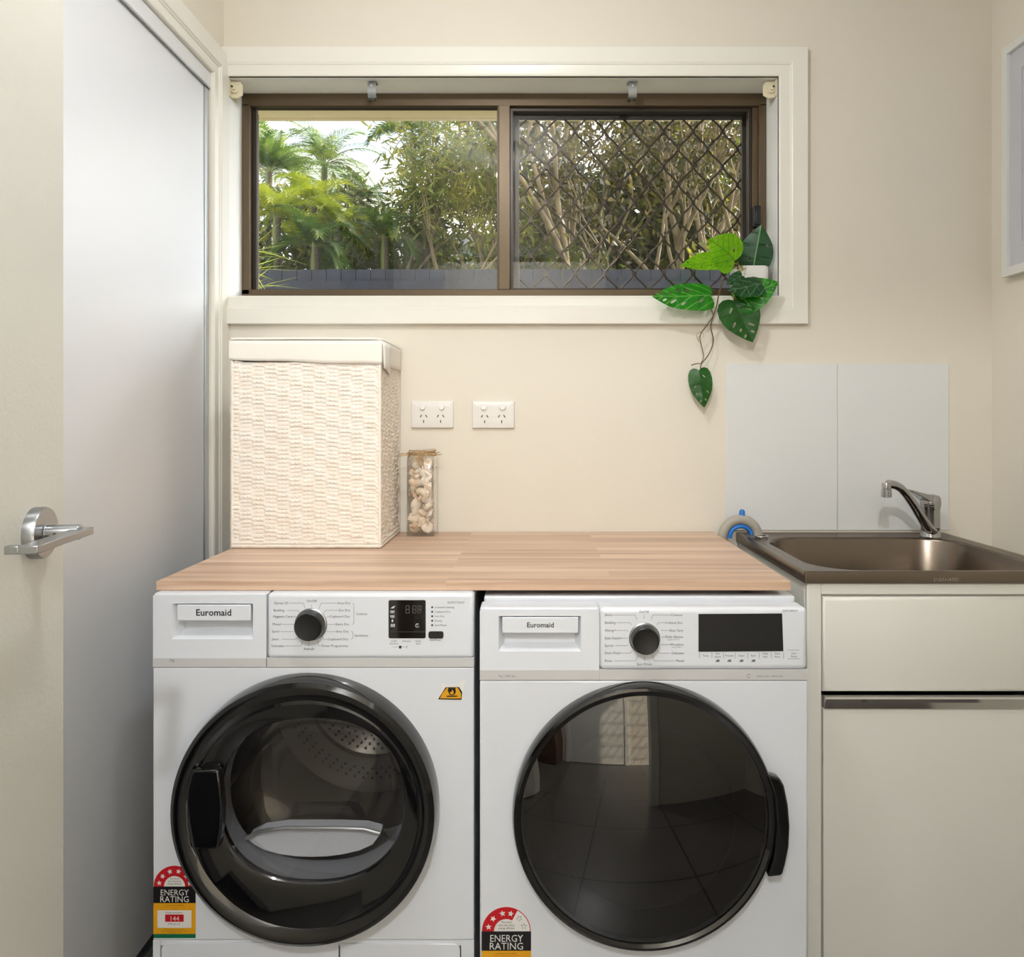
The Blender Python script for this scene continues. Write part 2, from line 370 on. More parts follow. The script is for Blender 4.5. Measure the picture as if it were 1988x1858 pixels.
# ------------------------------------------------------------------ window architrave and reveal
T = 0.018
prof = [(0.0, YW+0.002), (0.0, YW-0.009), (0.004, YW-0.0105), (0.006, YW-0.010), (0.027, YW-0.014), (0.029, YW-0.0165), (0.031, YW-0.0165), (0.034, YW-T), (0.074, YW-T), (0.0755, YW-T+0.002), (0.0755, YW+0.002)]
w = MB(); w.rloop(WX0+0.004, WX1, WZ0-0.002, WZ1, prof)
w.v = [(max(v[0], XL+0.001), v[1], v[2]) for v in w.v]
# keep the left side whole: it runs into the corner, squeezed between opening and wall
S(ob('trim_1', w, M_trim, smooth=25), 'cream moulded architrave round the window')
w = MB()
w.rectring((WX0-0.0055, WX1+0.0055, WZ0-0.0055, WZ1+0.0055), (WX0, WX1, WZ0, WZ1), YW-0.004, YW+0.105)
S(ob('trim_5', w, M_reveal, smooth=0), 'white painted reveal and sill inside the window opening')

# ------------------------------------------------------------------ window
YF = 2.092
win = thing('window_1', (-0.08, YF, WZ0), kind='structure'); win['label'] = 'bronze framed sliding window'
fx0, fx1, fz0, fz1 = -0.826, 0.661, 1.5058, 2.0955
w = MB()
w.box(fx0, fx1, YF, YF+0.020, fz1-0.0345, fz1); w.box(fx0, fx1, YF+0.020, YF+0.075, fz1-0.018, fz1)            # head
w.box(fx0, fx1, YF, YF+0.075, fz0, fz0+0.0335)            # sill rail
w.box(fx0, fx0+0.021, YF, YF+0.075, fz0+0.02, fz1-0.03)   # jambs
w.box(fx1-0.020, fx1, YF, YF+0.075, fz0+0.02, fz1-0.03)
w.box(fx1-0.036, fx1-0.020, YF+0.012, YF+0.045, fz0+0.02, fz1-0.03)
w.box(-0.101, -0.066, YF-0.002, YF+0.035, fz0+0.0335, fz1-0.034)   # meeting stile
w.box(-0.0985, -0.0965, YF-0.004, YF, fz0+0.0335, fz1-0.034)
ob('window_frame', w, M_bronze, win, bev=0.0015)
w = MB(); w.rectring((fx0+0.0215, -0.1013, fz0+0.0338, fz1-0.019), (fx0+0.034, -0.1035, fz0+0.038, fz1-0.033), YF+0.021, YF+0.034)
ob('sash_frame', w, M_bronze_d, win, bev=0.001)
rsx0, rsx1, rsz0, rsz1 = -0.0655, fx1-0.0365, fz0+0.0338, fz1-0.035
w = MB(); w.rectring((rsx0, rsx1, rsz0, rsz1), (rsx0+0.008, rsx1-0.010, rsz0+0.006, rsz1-0.010), YF+0.014, YF+0.036)
ob('sash_frame', w, M_bronze_d, win, bev=0.001)
ob('glass_pane', MB().box(fx0+0.033, -0.1030, YF+0.026, YF+0.029, fz0+0.037, fz1-0.032), M_glass, win, smooth=0)
ob('glass_pane', MB().box(rsx0+0.007, rsx1-0.009, YF+0.024, YF+0.027, rsz0+0.005, rsz1-0.009), M_glass, win, smooth=0)
w = MB(); w.box(rsx1-0.001, rsx1+0.018, YF-0.012, YF+0.013, 1.715, 1.775); w.box(rsx1+0.002, rsx1+0.015, YF-0.018, YF-0.012, 1.72, 1.76)
ob('sash_latch', w, M_black, win, bev=0.002)
# security screen outside the right half
YS = 2.19; sx0, sx1, sz0, sz1 = -0.0415, 0.6175, 1.552, 2.063
sg = thing('window_2', (0.29, YS, sz0-0.03), kind='structure'); sg['label'] = 'security screen with diamond grille outside the right half of the window'
w = MB(); w.rectring((sx0-0.024, sx1+0.030, sz0-0.03, sz1+0.030), (sx0, sx1, sz0, sz1), YS-0.008, YS+0.012)
ob('screen_frame', w, M_bronze_d, sg, bev=0.001)
w = MB(); dx, dz = 0.0876, 0.1055; nx, nz_ = 0.212, 2.0249
M_grille = mat('grille_dark_bronze', (62, 50, 44), 0.32, metal=0.5)
for sgn in (1, -1):
    for i in range(-14, 16):
        pts = []
        for k in range(-16, 17):                      # strand through the nodes, stepping half a cell at a time
            ax = nx+i*dx+sgn*k*dx/2; az = nz_+k*dz/2
            bx = ax+sgn*dx/2; bz = az+dz/2
            for q in range(6):
                t = q/6; s_ = t-0.06*math.sin(2*math.pi*t)      # eases through the node
                pts.append((ax+(bx-ax)*s_, YS+0.001*sgn, az+(bz-az)*t))
        run = []
        for p in pts+[(1e9, 0, 0)]:
            if sx0-0.004 <= p[0] <= sx1+0.004 and sz0-0.004 <= p[2] <= sz1+0.004: run.append(p)
            else:
                if len(run) > 1: w.tube(run, 0.0020, 5, flat=1.8)
                run = []
for i in range(-12, 14):
    for k in range(-12, 3):
        x = nx+i*dx+(k % 2)*dx/2; z = nz_+k*dz/2
        if sx0 < x < sx1 and sz0 < z < sz1: w.box(x-0.0048, x+0.0048, YS-0.0045, YS+0.0045, z-0.0062, z+0.0062)
ob('diamond_grille', w, M_grille, sg, smooth=40)

# blind brackets
M_cream = mat('aged_cream_plastic', (226, 217, 188), 0.4)
M_zinc = mat('zinc_plated_steel', (150, 153, 154), 0.35, metal=0.8)
for (sgn, x0, lb) in ((1, WX0, 'cream plastic blind bracket in the upper left window corner'), (-1, WX1, 'cream plastic blind bracket in the upper right window corner')):
    t = thing('blind_bracket', (x0, 2.03, 2.05), lb, 'bracket')
    w = MB(); pr = [(0, 0.0), (0, -0.046), (0.020, -0.048), (0.034, -0.040), (0.034, -0.012), (0.026, -0.002)]
    w.prism([(x0+sgn*(a+0.0005), WZ1-0.0005+b) for a, b in pr], 2.012, 2.017)
    w.box(min(x0, x0+sgn*0.004), max(x0, x0+sgn*0.004), 2.0, 2.05, WZ1-0.046, WZ1-0.0005)
    ob('bracket_plate', w, M_cream, t, bev=0.002)
    w = MB(); w.lathe([(0.010, 0), (0.010, -0.006), (0.004, -0.006), (0.004, -0.010)], (x0+sgn*0.014, 2.012, WZ1-0.026), (0, 1, 0), 20); ob('hub', w, M_cream, t)
    w = MB(); w.cyl((x0+sgn*0.009, 2.0005, WZ1-0.020), (x0+sgn*0.009, 2.013, WZ1-0.020), 0.0022, n=10); ob('screw', w, M_bronze_d, t)
for (px, lb) in ((722, 'small steel blind bracket above the left half of the window'), (1228, 'small steel blind bracket above the right half of the window')):
    x = (px-CX)*2.012/F; t = thing('blind_bracket', (x, 2.02, WZ1-0.05), lb, 'bracket')
    w = MB(); pts = [(2.035, 0.0), (2.018, -0.001), (2.009, -0.006), (2.007, -0.018), (2.008, -0.034), (2.014, -0.043), (2.024, -0.045)]
    hw = 0.0115; vs = []; fs = []
    for (y, dz_) in pts: vs += [(x-hw, y, WZ1-0.0015+dz_), (x+hw, y, WZ1-0.0015+dz_), (x+hw, y+0.0015, WZ1-0.003+dz_), (x-hw, y+0.0015, WZ1-0.003+dz_)]
    for i in range(len(pts)-1):
        for k in range(4): fs.append((i*4+k, i*4+(k+1)%4, i*4+4+(k+1)%4, i*4+4+k))
    fs += [(3, 2, 1, 0), tuple(range((len(pts)-1)*4, len(pts)*4))]
    w.add(vs, fs); ob('strap', w, M_zinc, t)
    w = MB(); w.cyl((x, 2.0055, WZ1-0.017), (x, 2.0085, WZ1-0.017), 0.0028, n=12); ob('screw', w, M_chrome, t)
    w = MB(); w.box(x-0.012, x-0.004, 2.02, 2.028, WZ1-0.052, WZ1-0.043); w.box(x+0.003, x+0.010, 2.02, 2.028, WZ1-0.050, WZ1-0.043); ob('clip', w, M_bronze_d, t, bev=0.001)

# ------------------------------------------------------------------ sliding wardrobe doors on the left
XD = -0.845
d2 = thing('door_2', (XD, 1.3, 0), kind='structure'); d2['label'] = 'white sliding cupboard door along the left wall'
ob('door_leaf', MB().box(XD-0.016, XD, 1.02, 1.889, 0.03, 2.032), M_wardrobe, d2, smooth=0)
w = MB(); w.box(XD-0.020, XD+0.001, 1.889, 1.8915, 0.03, 2.035); w.box(XD-0.020, XD+0.004, 1.8925, 1.913, 0.03, 2.035)
ob('door_stile', w, M_alu, d2, bev=0.0008)
d4 = thing('door_4', (XD-0.03, 0.7, 0), kind='structure'); d4['label'] = 'second white sliding cupboard door behind the open door'
ob('door_leaf', MB().box(XD-0.040, XD-0.024, OY0, 1.12, 0.03, 2.035), M_wardrobe, d4, smooth=0)
w = MB(); w.box(-0.90, -0.8375, OY0, OY1, 2.0325, OZ)
w2 = MB(); w2.box(-0.8440, -0.842, OY0, OY1, 2.029, 2.033); w2.box(-0.8385, -0.8376, OY0, OY1, 2.028, 2.033)
tk = thing('trim_2', (XD, 1.2, 0), kind='structure'); tk['label'] = 'head fascia and tracks of the sliding cupboard doors'
ob('head_fascia', w, M_wardrobe, tk, bev=0.001)
ob('head_track', w2, M_alu, tk)
w = MB(); w.box(-0.90, -0.80, OY0, OY1, 0.0, 0.006); w.box(-0.812, -0.806, OY0, OY1, 0.006, 0.018); w.box(-0.836, -0.832, OY0, OY1, 0.006, 0.018); w.box(-0.87, -0.866, OY0, OY1, 0.006, 0.018)
ob('floor_track', w, M_alu, tk)
# architrave of the cupboard opening: profile (offset outward, x)
w = MB()
prf = [(0.0, XL), (0.0, XL+0.007), (0.003, XL+0.009), (0.022, XL+0.010), (0.025, XL+0.013), (0.028, XL+0.013), (0.031, XL+0.016), (0.076, XL+0.016), (0.078, XL+0.014), (0.078, XL)]
vs = []; fs = []
for (d, x) in prf: vs += [(x, OY1+min(d, 0.078), 0.0), (x, OY1+d, OZ+d), (x, OY0-d, OZ+d), (x, OY0-d, 0.0)]
n_ = len(prf)
for i in range(n_):
    j = (i+1) % n_
    for k in range(3): fs.append((i*4+k, j*4+k, j*4+k+1, i*4+k+1))
w.add(vs, fs)
S(ob('trim_6', w, M_trim, smooth=25), 'cream moulded architrave round the sliding cupboard doors')

# ------------------------------------------------------------------ open hinged door with lever handle
A = Vector((-0.618, 0.972, 0)); dirv = Vector((0.128, -0.822, 0)).normalized(); nrm = Vector((dirv.y, -dirv.x, 0))
if nrm.x < 0: nrm = -nrm
d1 = thing('door_1', tuple(A+dirv*0.415), kind='structure'); d1['label'] = 'cream painted door standing open on the left'
w = MB(); w.obox(A-nrm*0.036+Vector((0, 0, 0.012)), dirv*0.83, nrm*0.036, (0, 0, 2.03)); ob('door_leaf', w, M_door, d1, bev=0.0025)
hc = A+dirv*0.076+Vector((0, 0, 1.038))
ob('handle_rose', MB().lathe([(0.0315, 0.0), (0.0315, 0.010), (0.0300, 0.0135), (0.0, 0.0135)], hc, nrm, 48, capend=False), M_satin, d1)
hd = MB(); hd.lathe([(0.0135, 0.009), (0.0135, 0.013), (0.0095, 0.014), (0.0095, 0.050), (0.0085, 0.052), (0, 0.052)], hc, nrm, 24, capend=False)
o0 = hc+nrm*0.042-dirv*0.012+Vector((0, 0, -0.0045))
hd.obox(o0, dirv*0.137, nrm*0.020, (0, 0, 0.009)); hd.obox(o0+dirv*0.127-nrm*0.013, dirv*0.010, nrm*0.014, (0, 0, 0.009))
ob('lever_handle', hd, M_satin, d1, bev=0.001)
hl = MB(); hl.cyl(hc+nrm*0.028+Vector((0.0, -0.0098, -0.002)), hc+nrm*0.028+Vector((0, -0.0090, -0.002)), 0.0028, n=12); ob('grub_screw', hl, M_bronze_d, d1)
# ------------------------------------------------------------------ worktop
def wood_mat():
    m = bpy.data.materials.new('oak_stave_worktop'); m.use_nodes = True
    n = m.node_tree.nodes; l = m.node_tree.links; b = n['Principled BSDF']; b.inputs['Roughness'].default_value = 0.42
    tc = n.new('ShaderNodeTexCoord')
    br = n.new('ShaderNodeTexBrick'); br.offset = 0.37; br.inputs['Scale'].default_value = 1.0
    br.inputs['Brick Width'].default_value = 0.85; br.inputs['Row Height'].default_value = 0.045; br.inputs['Mortar Size'].default_value = 0.0
    br.inputs['Color1'].default_value = (0, 0, 0, 1); br.inputs['Color2'].default_value = (1, 1, 1, 1)
    l.new(tc.outputs['Object'], br.inputs['Vector'])
    # grain: noise stretched along x, shifted per stave
    mp = n.new('ShaderNodeMapping'); mp.inputs['Scale'].default_value = (1.2, 34, 34); l.new(tc.outputs['Object'], mp.inputs['Vector'])
    ad = n.new('ShaderNodeVectorMath'); ad.operation = 'MULTIPLY_ADD'; ad.inputs[1].default_value = (7, 7, 7); l.new(br.outputs['Color'], ad.inputs[0]); l.new(mp.outputs['Vector'], ad.inputs[2])
    nz = n.new('ShaderNodeTexNoise'); nz.inputs['Scale'].default_value = 1.5; nz.inputs['Detail'].default_value = 6; nz.inputs['Distortion'].default_value = 0.6; l.new(ad.outputs[0], nz.inputs['Vector'])
    c1 = n.new('ShaderNodeValToRGB'); c1.color_ramp.elements[0].color = (*lin((204, 172, 146)), 1); c1.color_ramp.elements[1].color = (*lin((226, 198, 174)), 1)
    l.new(br.outputs['Color'], c1.inputs['Fac'])
    c2 = n.new('ShaderNodeValToRGB'); c2.color_ramp.elements[0].position = 0.32; c2.color_ramp.elements[0].color = (0.62, 0.55, 0.50, 1); c2.color_ramp.elements[1].position = 0.55; c2.color_ramp.elements[1].color = (1, 1, 1, 1)
    l.new(nz.outputs['Fac'], c2.inputs['Fac'])
    mx = n.new('ShaderNodeMixRGB'); mx.blend_type = 'MULTIPLY'; mx.inputs[0].default_value = 0.75; l.new(c1.outputs['Color'], mx.inputs[1]); l.new(c2.outputs['Color'], mx.inputs[2])
    l.new(mx.outputs[0], b.inputs['Base Color'])
    return m
M_wood = wood_mat()
ZT = 0.868
YB = 1.394
wt = thing('worktop', (-0.11, 1.69, 0.8505), 'light oak stave worktop laid across the washer and dryer', 'worktop')
w = MB(); w.box(-0.7127, 0.487, YB, 1.991, 0.8505, ZT)
ob('board', w, M_wood, wt, bev=0.0008, base=(-0.7, 1.394, 0.8505))
w = MB(); w.prism([(0.395, 0.8505), (0.418, 0.8505), (0.424, 0.8415), (0.408, 0.8415)], 1.42, 1.46); ob('support_wedge', w, mat('brown_packer', (70, 48, 36), 0.6), wt)
w = MB(); w.prism([(0.34, 0.8505), (0.36, 0.8505), (0.36, 0.8415), (0.345, 0.8415)], 1.80, 1.84); ob('support_wedge', w, bpy.data.materials['brown_packer'], wt)

# ------------------------------------------------------------------ lettering helpers on appliance fronts
class Face:
    def __init__(s, y): s.y = y
    def x(s, px): return (px-CX)*s.y/F
    def z(s, py): return H-(py-CY)*s.y/F
    def k(s, n): return n*s.y/F

def star(cx, cz, r, rot=0.0, r2=0.45):
    return [(cx+math.cos(math.pi/2+rot+i*math.pi/5)*(r if i % 2 == 0 else r*r2), cz+math.sin(math.pi/2+rot+i*math.pi/5)*(r if i % 2 == 0 else r*r2)) for i in range(10)]

M_red = mat('label_red', (186, 18, 30), 0.35); M_yel = mat('label_yellow', (222, 160, 22), 0.35); M_lab = mat('label_white', (228, 226, 222), 0.35)
M_lblk = mat('label_black', (16, 14, 16), 0.35); M_grn = mat('label_green', (10, 100, 66), 0.35); M_orn = mat('label_orange_ink', (200, 110, 20), 0.4)
LM = [M_lab, M_red, M_lblk, M_yel, M_grn, M_orn]

def arc(cx, cz, r, a0, a1, n=28): return [(cx+r*math.cos(a0+(a1-a0)*i/n), cz+r*math.sin(a0+(a1-a0)*i/n)) for i in range(n+1)]

def energy_label(f, px0, px1, py_top, py_blk, filled, value, parent):
    """arched energy sticker; every printed field a shallow layer"""
    s = (px1-px0)/82.0
    X0, X1 = f.x(px0), f.x(px1); cx = (X0+X1)/2; R = (X1-X0)/2; zb = f.z(py_blk); y = f.y; e = 0.00022
    w = MB()
    zbot = f.z(py_blk+100*s)
    w.prism([(X0, zbot), (X1, zbot), (X1, zb)]+arc(cx, zb, R, 0, math.pi)[1:-1]+[(X0, zb)], y-e, y-0.00002, 0)
    def seg(a0, a1, r0, r1, lay, m):
        o = arc(cx, zb, r1, a0, a1); i = arc(cx, zb, r0, a1, a0); w.prism(o+i, y-e*(lay+1), y-e*lay, m)
    a_end = 0.0 if filled == 6 else math.radians(62)
    if filled < 6: seg(0, a_end, R*0.955, R*0.985, 1, 1)
    seg(a_end, math.pi, R*0.5, R*0.985, 1, 1)
    angs = [167, 139, 107, 75, 42, 12] if filled == 6 else [166, 136, 102, 76, 45, 16]
    for i, a in enumerate(angs):
        a = math.radians(a); c = (cx+R*0.74*math.cos(a), zb+R*0.74*math.sin(a))
        if i < filled: w.prism(star(c[0], c[1], R*0.13, a-math.pi/2), y-e*3, y-e*2, 0)
        else:
            w.prism(star(c[0], c[1], R*0.13, a-math.pi/2), y-e*2.4, y-e*1.2, 2); w.prism(star(c[0], c[1], R*0.105, a-math.pi/2), y-e*3.2, y-e*2.4, 0)
    t = 3.1*s
    for i, tx in enumerate(('The more', 'stars the more', 'energy efficient')): w.text(tx, cx, y-e*3, f.z(py_blk-(14-5*i)*s), f.k(t), 2)
    w.prism([(X0, zb), (X1, zb), (X1, f.z(py_blk+32*s)), (X0, f.z(py_blk+32*s))], y-e*2, y-e, 2)
    w.text('ENERGY', cx, y-e*3, f.z(py_blk+17*s), f.k(11.6*s), 0, wx=0.90); w.text('RATING', cx, y-e*3, f.z(py_blk+30*s), f.k(11.6*s), 0, wx=0.95)
    w.prism([(X0, f.z(py_blk+32*s)), (X1, f.z(py_blk+32*s)), (X1, f.z(py_blk+92*s)), (X0, f.z(py_blk+92*s))], y-e*2, y-e, 3)
    for i, tx in enumerate(('A joint government and industry', 'program  comparison only when tested', 'energyrating')): w.text(tx, cx, y-e*3, f.z(py_blk+(37+3.6*i)*s), f.k(1.9*s), 2 if i == 0 else 5)
    w.prism([(f.x(px0+8*s), f.z(py_blk+46*s)), (f.x(px1-8*s), f.z(py_blk+46*s)), (f.x(px1-8*s), f.z(py_blk+80*s)), (f.x(px0+8*s), f.z(py_blk+80*s))], y-e*3, y-e*2, 0)
    w.text('Energy consumption', cx, y-e*4, f.z(py_blk+51.5*s), f.k(2.9*s), 2)
    w.prism([(cx-f.k(18*s), f.z(py_blk+54*s)), (cx+f.k(18*s), f.z(py_blk+54*s)), (cx+f.k(18*s), f.z(py_blk+68*s)), (cx-f.k(18*s), f.z(py_blk+68*s))], y-e*4, y-e*3, 1)
    if value: w.text(value, cx, y-e*5, f.z(py_blk+66*s), f.k(9*s), 0)
    w.text('kWh per year', cx, y-e*4, f.z(py_blk+73.5*s), f.k(3.0*s), 2)
    for i, tx in enumerate(('When tested in accordance with the', 'standard. Actual energy use will depend on how', 'the appliance is used')): w.text(tx, cx, y-e*3, f.z(py_blk+(83.5+3.4*i)*s), f.k(1.9*s), 2)
    w.prism([(X0, f.z(py_blk+92*s)), (X1, f.z(py_blk+92*s)), (X1, zbot), (X0, zbot)], y-e*2, y-e, 4)
    return ob('energy_label', w, LM, parent, smooth=0)

def line(w, f, pts, t=0.0006, m=0):
    for (a, b) in zip(pts, pts[1:]):
        A_ = Vector((f.x(a[0]), 0, f.z(a[1]))); B_ = Vector((f.x(b[0]), 0, f.z(b[1]))); d = (B_-A_)
        if d.length < 1e-6: continue
        nn = Vector((-d.z, 0, d.x)).normalized()*t/2
        w.prism([(A_.x+nn.x, A_.z+nn.z), (B_.x+nn.x, B_.z+nn.z), (B_.x-nn.x, B_.z-nn.z), (A_.x-nn.x, A_.z-nn.z)], f.y-0.0002, f.y-0.00002, m)

def rrect(x0, x1, z0, z1, r, n=5):
    pts = []
    for (cx, cz, a) in ((x1-r, z1-r, 0), (x0+r, z1-r, 90), (x0+r, z0+r, 180), (x1-r, z0+r, 270)):
        pts += [(cx+r*math.cos(math.radians(a+90*i/n)), cz+r*math.sin(math.radians(a+90*i/n))) for i in range(n+1)]
    return pts

def knob(parent, f, px, py, rpx):
    x, z = f.x(px), f.z(py); r = f.k(rpx)
    k = MB(); k.lathe([(r*1.14, 0), (r*1.14, -0.002), (r*1.05, -0.0035), (r*1.04, -0.0035)], (x, f.y, z), (0, 1, 0), 48)
    ko = ob('dial', k, M_satin, parent)
    k = MB(); k.lathe([(r*1.0, -0.003), (r*1.0, -0.016), (r*0.97, -0.0195), (r*0.90, -0.021), (r*0.84, -0.0205), (0.0, -0.0205)], (x, f.y, z), (0, 1, 0), 48, capend=False)
    k.prism([(x-0.004, z+r*0.86), (x+0.004, z+r*0.86), (x, z+r*0.97)], f.y-0.0225, f.y-0.018)
    ob('dial_cap', k, M_black, ko)

def dial_text(parent, f, left, right, top, bot, cx, cy, extra=None, sz=4.6):
    """programme names around the dial with leader lines; left/right: (text, x_anchor, y, line_from_x, end_x, end_y)"""
    w = MB(); l_ = MB()
    for (t, x, y, lx, ex, ey, jx) in left:
        w.text(t, f.x(x), f.y-0.0002, f.z(y+2), f.k(sz), 0, 'LEFT'); line(w, f, [(lx, y), (jx, y), (ex, ey)], 0.0006, 1)
    for (t, x, y, lx, ex, ey, jx) in right:
        w.text(t, f.x(x), f.y-0.0002, f.z(y+2), f.k(sz), 0, 'RIGHT'); line(w, f, [(lx, y), (jx, y), (ex, ey)], 0.0006, 1)
    w.text(top[0], f.x(top[1]), f.y-0.0002, f.z(top[2]+2), f.k(sz), 0); line(w, f, [(top[1], top[2]+6), (top[1], top[2]+13)], 0.0006, 1)
    w.text(bot[0], f.x(bot[1]), f.y-0.0002, f.z(bot[2]+2), f.k(sz), 0); line(w, f, [(bot[1], bot[2]-6), (bot[1], bot[2]-15)], 0.0006, 1)
    w2 = MB(); w3 = MB(); extra(w2, w3)
    ob('display_lettering', w2, [M_ink, M_inkl], parent, smooth=0); ob('model_lettering', w3, [M_ink, M_inkl], parent, smooth=0)
    return ob('dial_lettering', w, [M_ink, M_inkl], parent, smooth=0)

def drawer(parent, f, x0, x1, z0, z1, hole, grip, logo, lsize, kg, kgpos, bandz):
    """detergent drawer front with scooped grip"""
    d = MB(); d.rectring((x0, x1, bandz, z1), hole, f.y, f.y+0.03)
    hx0, hx1, hz0, hz1 = hole
    d.add([(hx0, f.y+0.026, hz0), (hx1, f.y+0.026, hz0), (hx1, f.y+0.026, hz1), (hx0, f.y+0.026, hz1)], [(0, 1, 2, 3)])
    d.add([(hx0, f.y+0.0005, hz0), (hx1, f.y+0.0005, hz0), (hx1-0.008, f.y+0.0255, hz0+0.013), (hx0+0.008, f.y+0.0255, hz0+0.013)], [(0, 1, 2, 3)])
    d.add([(hx0, f.y+0.0005, hz0), (hx0+0.012, f.y+0.0255, hz0+0.012), (hx0+0.012, f.y+0.0255, hz1), (hx0, f.y+0.0005, hz1)], [(0, 1, 2, 3)])
    d.add([(hx1, f.y+0.0005, hz0), (hx1, f.y+0.0005, hz1), (hx1-0.012, f.y+0.0255, hz1), (hx1-0.012, f.y+0.0255, hz0+0.012)], [(0, 1, 2, 3)])
    dr = ob('detergent_drawer', d, M_panelw, parent, smooth=30)
    g = MB(); gx0, gx1, gz0, gz1 = grip; g.box(gx0, gx1, f.y-0.0015, f.y+0.006, gz0, gz1); g.box(gx0+0.01, gx1-0.01, f.y+0.006, f.y+0.025, gz0+0.010, gz1-0.002)
    ob('grip', g, M_panelw, dr, bev=0.0015)
    t = MB(); t.text(logo, (gx0+gx1)/2, f.y-0.0017, (gz0+gz1)/2-f.k(lsize)*0.42, f.k(lsize), 0, bold=0.014); ob('logo_lettering', t, M_lblk, dr, smooth=0)
    b = MB(); b.box(x0, x1, f.y-0.0006, f.y+0.012, z0, bandz-0.0001); bo = ob('trim_band', b, M_band, dr)
    t = MB(); t.text(kg, f.x(kgpos[0]), f.y-0.0009, f.z(kgpos[1]), f.k(kgpos[2]), 0); ob('capacity_lettering', t, M_inkl, bo, smooth=0)
    return dr

# ------------------------------------------------------------------ tumble dryer (left)
fd = Face(1.373); BR = 'Euromaid'
dry = thing('tumble_dryer', (-0.409, 1.66, 0.0), 'white tumble dryer with clear window in a black door, left of the two machines', 'dryer')
dx0, dx1 = -0.7076, -0.110; dz_p = fd.z(1295); dtop = 0.8500
dcx, dcz = fd.x(599.5), fd.z(1560)
w = MB(); w.box(dx0+0.001, dx1-0.001, fd.y+0.034, 1.95, 0.012, dtop-0.002)
# hollow front part so the drum is real
w = MB()
w.circhole(dx0, dx1, 0.205, dz_p-0.0015, -0.409, 0.475, 0.185, 0.17, fd.y, fd.y+0.022, m=0)
w.box(dx0, dx0+0.004, fd.y+0.022, 1.95, 0.012, 0.842); w.box(dx1-0.004, dx1, fd.y+0.022, 1.95, 0.012, 0.842)
w.box(dx0, dx1, 1.946, 1.95, 0.012, 0.842); w.box(dx0+0.004, dx1-0.004, fd.y+0.03, 1.946, 0.012, 0.02)
w.box(dx0+0.002, dx1-0.002, fd.y+0.034, 1.95, 0.842, dtop)
ob('body', w, M_enamel, dry, bev=0.0018)
w = MB(); w.box(dx0+0.003, dx1-0.003, fd.y+0.004, fd.y+0.02, 0.192, 0.206); w.box(dx0, dx0+0.013, fd.y, fd.y+0.022, 0.012, 0.2047); w.box(dx1-0.024, dx1, fd.y, fd.y+0.022, 0.012, 0.2047)
ob('plinth_frame', w, M_enamel, dry)
for (a, b) in ((fd.x(313), fd.x(657)), (fd.x(660), fd.x(893))):
    w = MB(); pr = rrect(a, b, 0.03, fd.z(1831.5), 0.012) if a < -0.5 else rrect(a, b, 0.03, fd.z(1833.5), 0.012)
    # square the corner at the shared joint
    pr = [((b if (a < -0.5 and x > b-0.013) else a if (a > -0.5 and x < a+0.013) else x), z) for x, z in pr]
    w.prism(pr, fd.y+0.0005, fd.y+0.015); ob('service_flap', w, M_enamel, dry, bev=0.002)
w = MB(); w.box(dx0+0.004, dx1-0.004, fd.y+0.016, fd.y+0.02, 0.03, 0.2); ob('plinth_gap', w, M_black, dry)
# control panel right of the drawer
xs = fd.x(517.5)
w = MB(); w.box(xs+0.0008, dx1, fd.y, fd.y+0.034, fd.z(1278), dtop+0.0); ob('control_panel', w, M_panelw, dry, bev=0.007, seg=4)
w = MB(); w.box(xs+0.0008, dx1, fd.y-0.0006, fd.y+0.012, dz_p, fd.z(1278)+0.0005); ob('trim_band', w, M_band, dry)
drawer(dry, fd, dx0, xs-0.0006, dz_p, dtop-0.004, (fd.x(334), fd.x(491), fd.z(1241), fd.z(1172)), (fd.x(344), fd.x(487), fd.z(1205), fd.z(1174)), BR, 12.6, '7kg', (334, 1284, 5), fd.z(1278))
w = MB(); w.box(dx0+0.001, xs, fd.y+0.001, fd.y+0.036, dtop-0.006, dtop); ob('drawer_top_lip', w, M_panelw, dry, bev=0.004, seg=3)
knob(dry, fd, 604, 1212, 27.5)
def dx_extra(w, w3):
    for (ya, yb, x, t, tx, ty) in ((1171, 1212, 687, 'Cottons', 691, 1192), (1225, 1241, 685, 'Synthetics', 688, 1234)):
        line(w, fd, [(x-3, ya), (x, ya+2), (x, yb-2), (x-3, yb)], 0.0006, 1); w.text(t, fd.x(tx), fd.y-0.0002, fd.z(ty+2), fd.k(4.6), 0, 'LEFT')
    w3.text('EHPD700W', fd.x(902), fd.y-0.0002, fd.z(1172), fd.k(4.6), 1, 'RIGHT')
    for i, t in enumerate(('Louvered cleaning', 'Cupboard Dry', 'Iron Dry', 'Drying', 'Start/Pause')):
        y = 1179+8.7*i; w.prism([(fd.x(839)+fd.k(2)*math.cos(a*math.pi/6), fd.z(y)+fd.k(2)*math.sin(a*math.pi/6)) for a in range(12)], fd.y-0.0003, fd.y-0.00002, 0)
        w.text(t, fd.x(844), fd.y-0.0002, fd.z(y+1.6), fd.k(3.6), 0, 'LEFT')
    for t, x, y in (('Audio', 765, 1246), ('Duration', 765, 1251), ('Dryness', 789, 1246), ('Delay', 812, 1246), ('Start', 812, 1251), ('Start/Pause', 845, 1244)): w.text(t, fd.x(x), fd.y-0.0002, fd.z(y), fd.k(3.3), 0)
    line(w, fd, [(763, 1256), (773, 1256)], 0.0005, 1); line(w, fd, [(780, 1256), (790, 1256)], 0.0005, 1); line(w, fd, [(790, 1253), (790, 1259)], 0.0006, 0)
    w.prism(rrect(fd.x(774.5), fd.x(779.5), fd.z(1259), fd.z(1253.5), 0.001), fd.y-0.0003, fd.y-0.00002, 0)
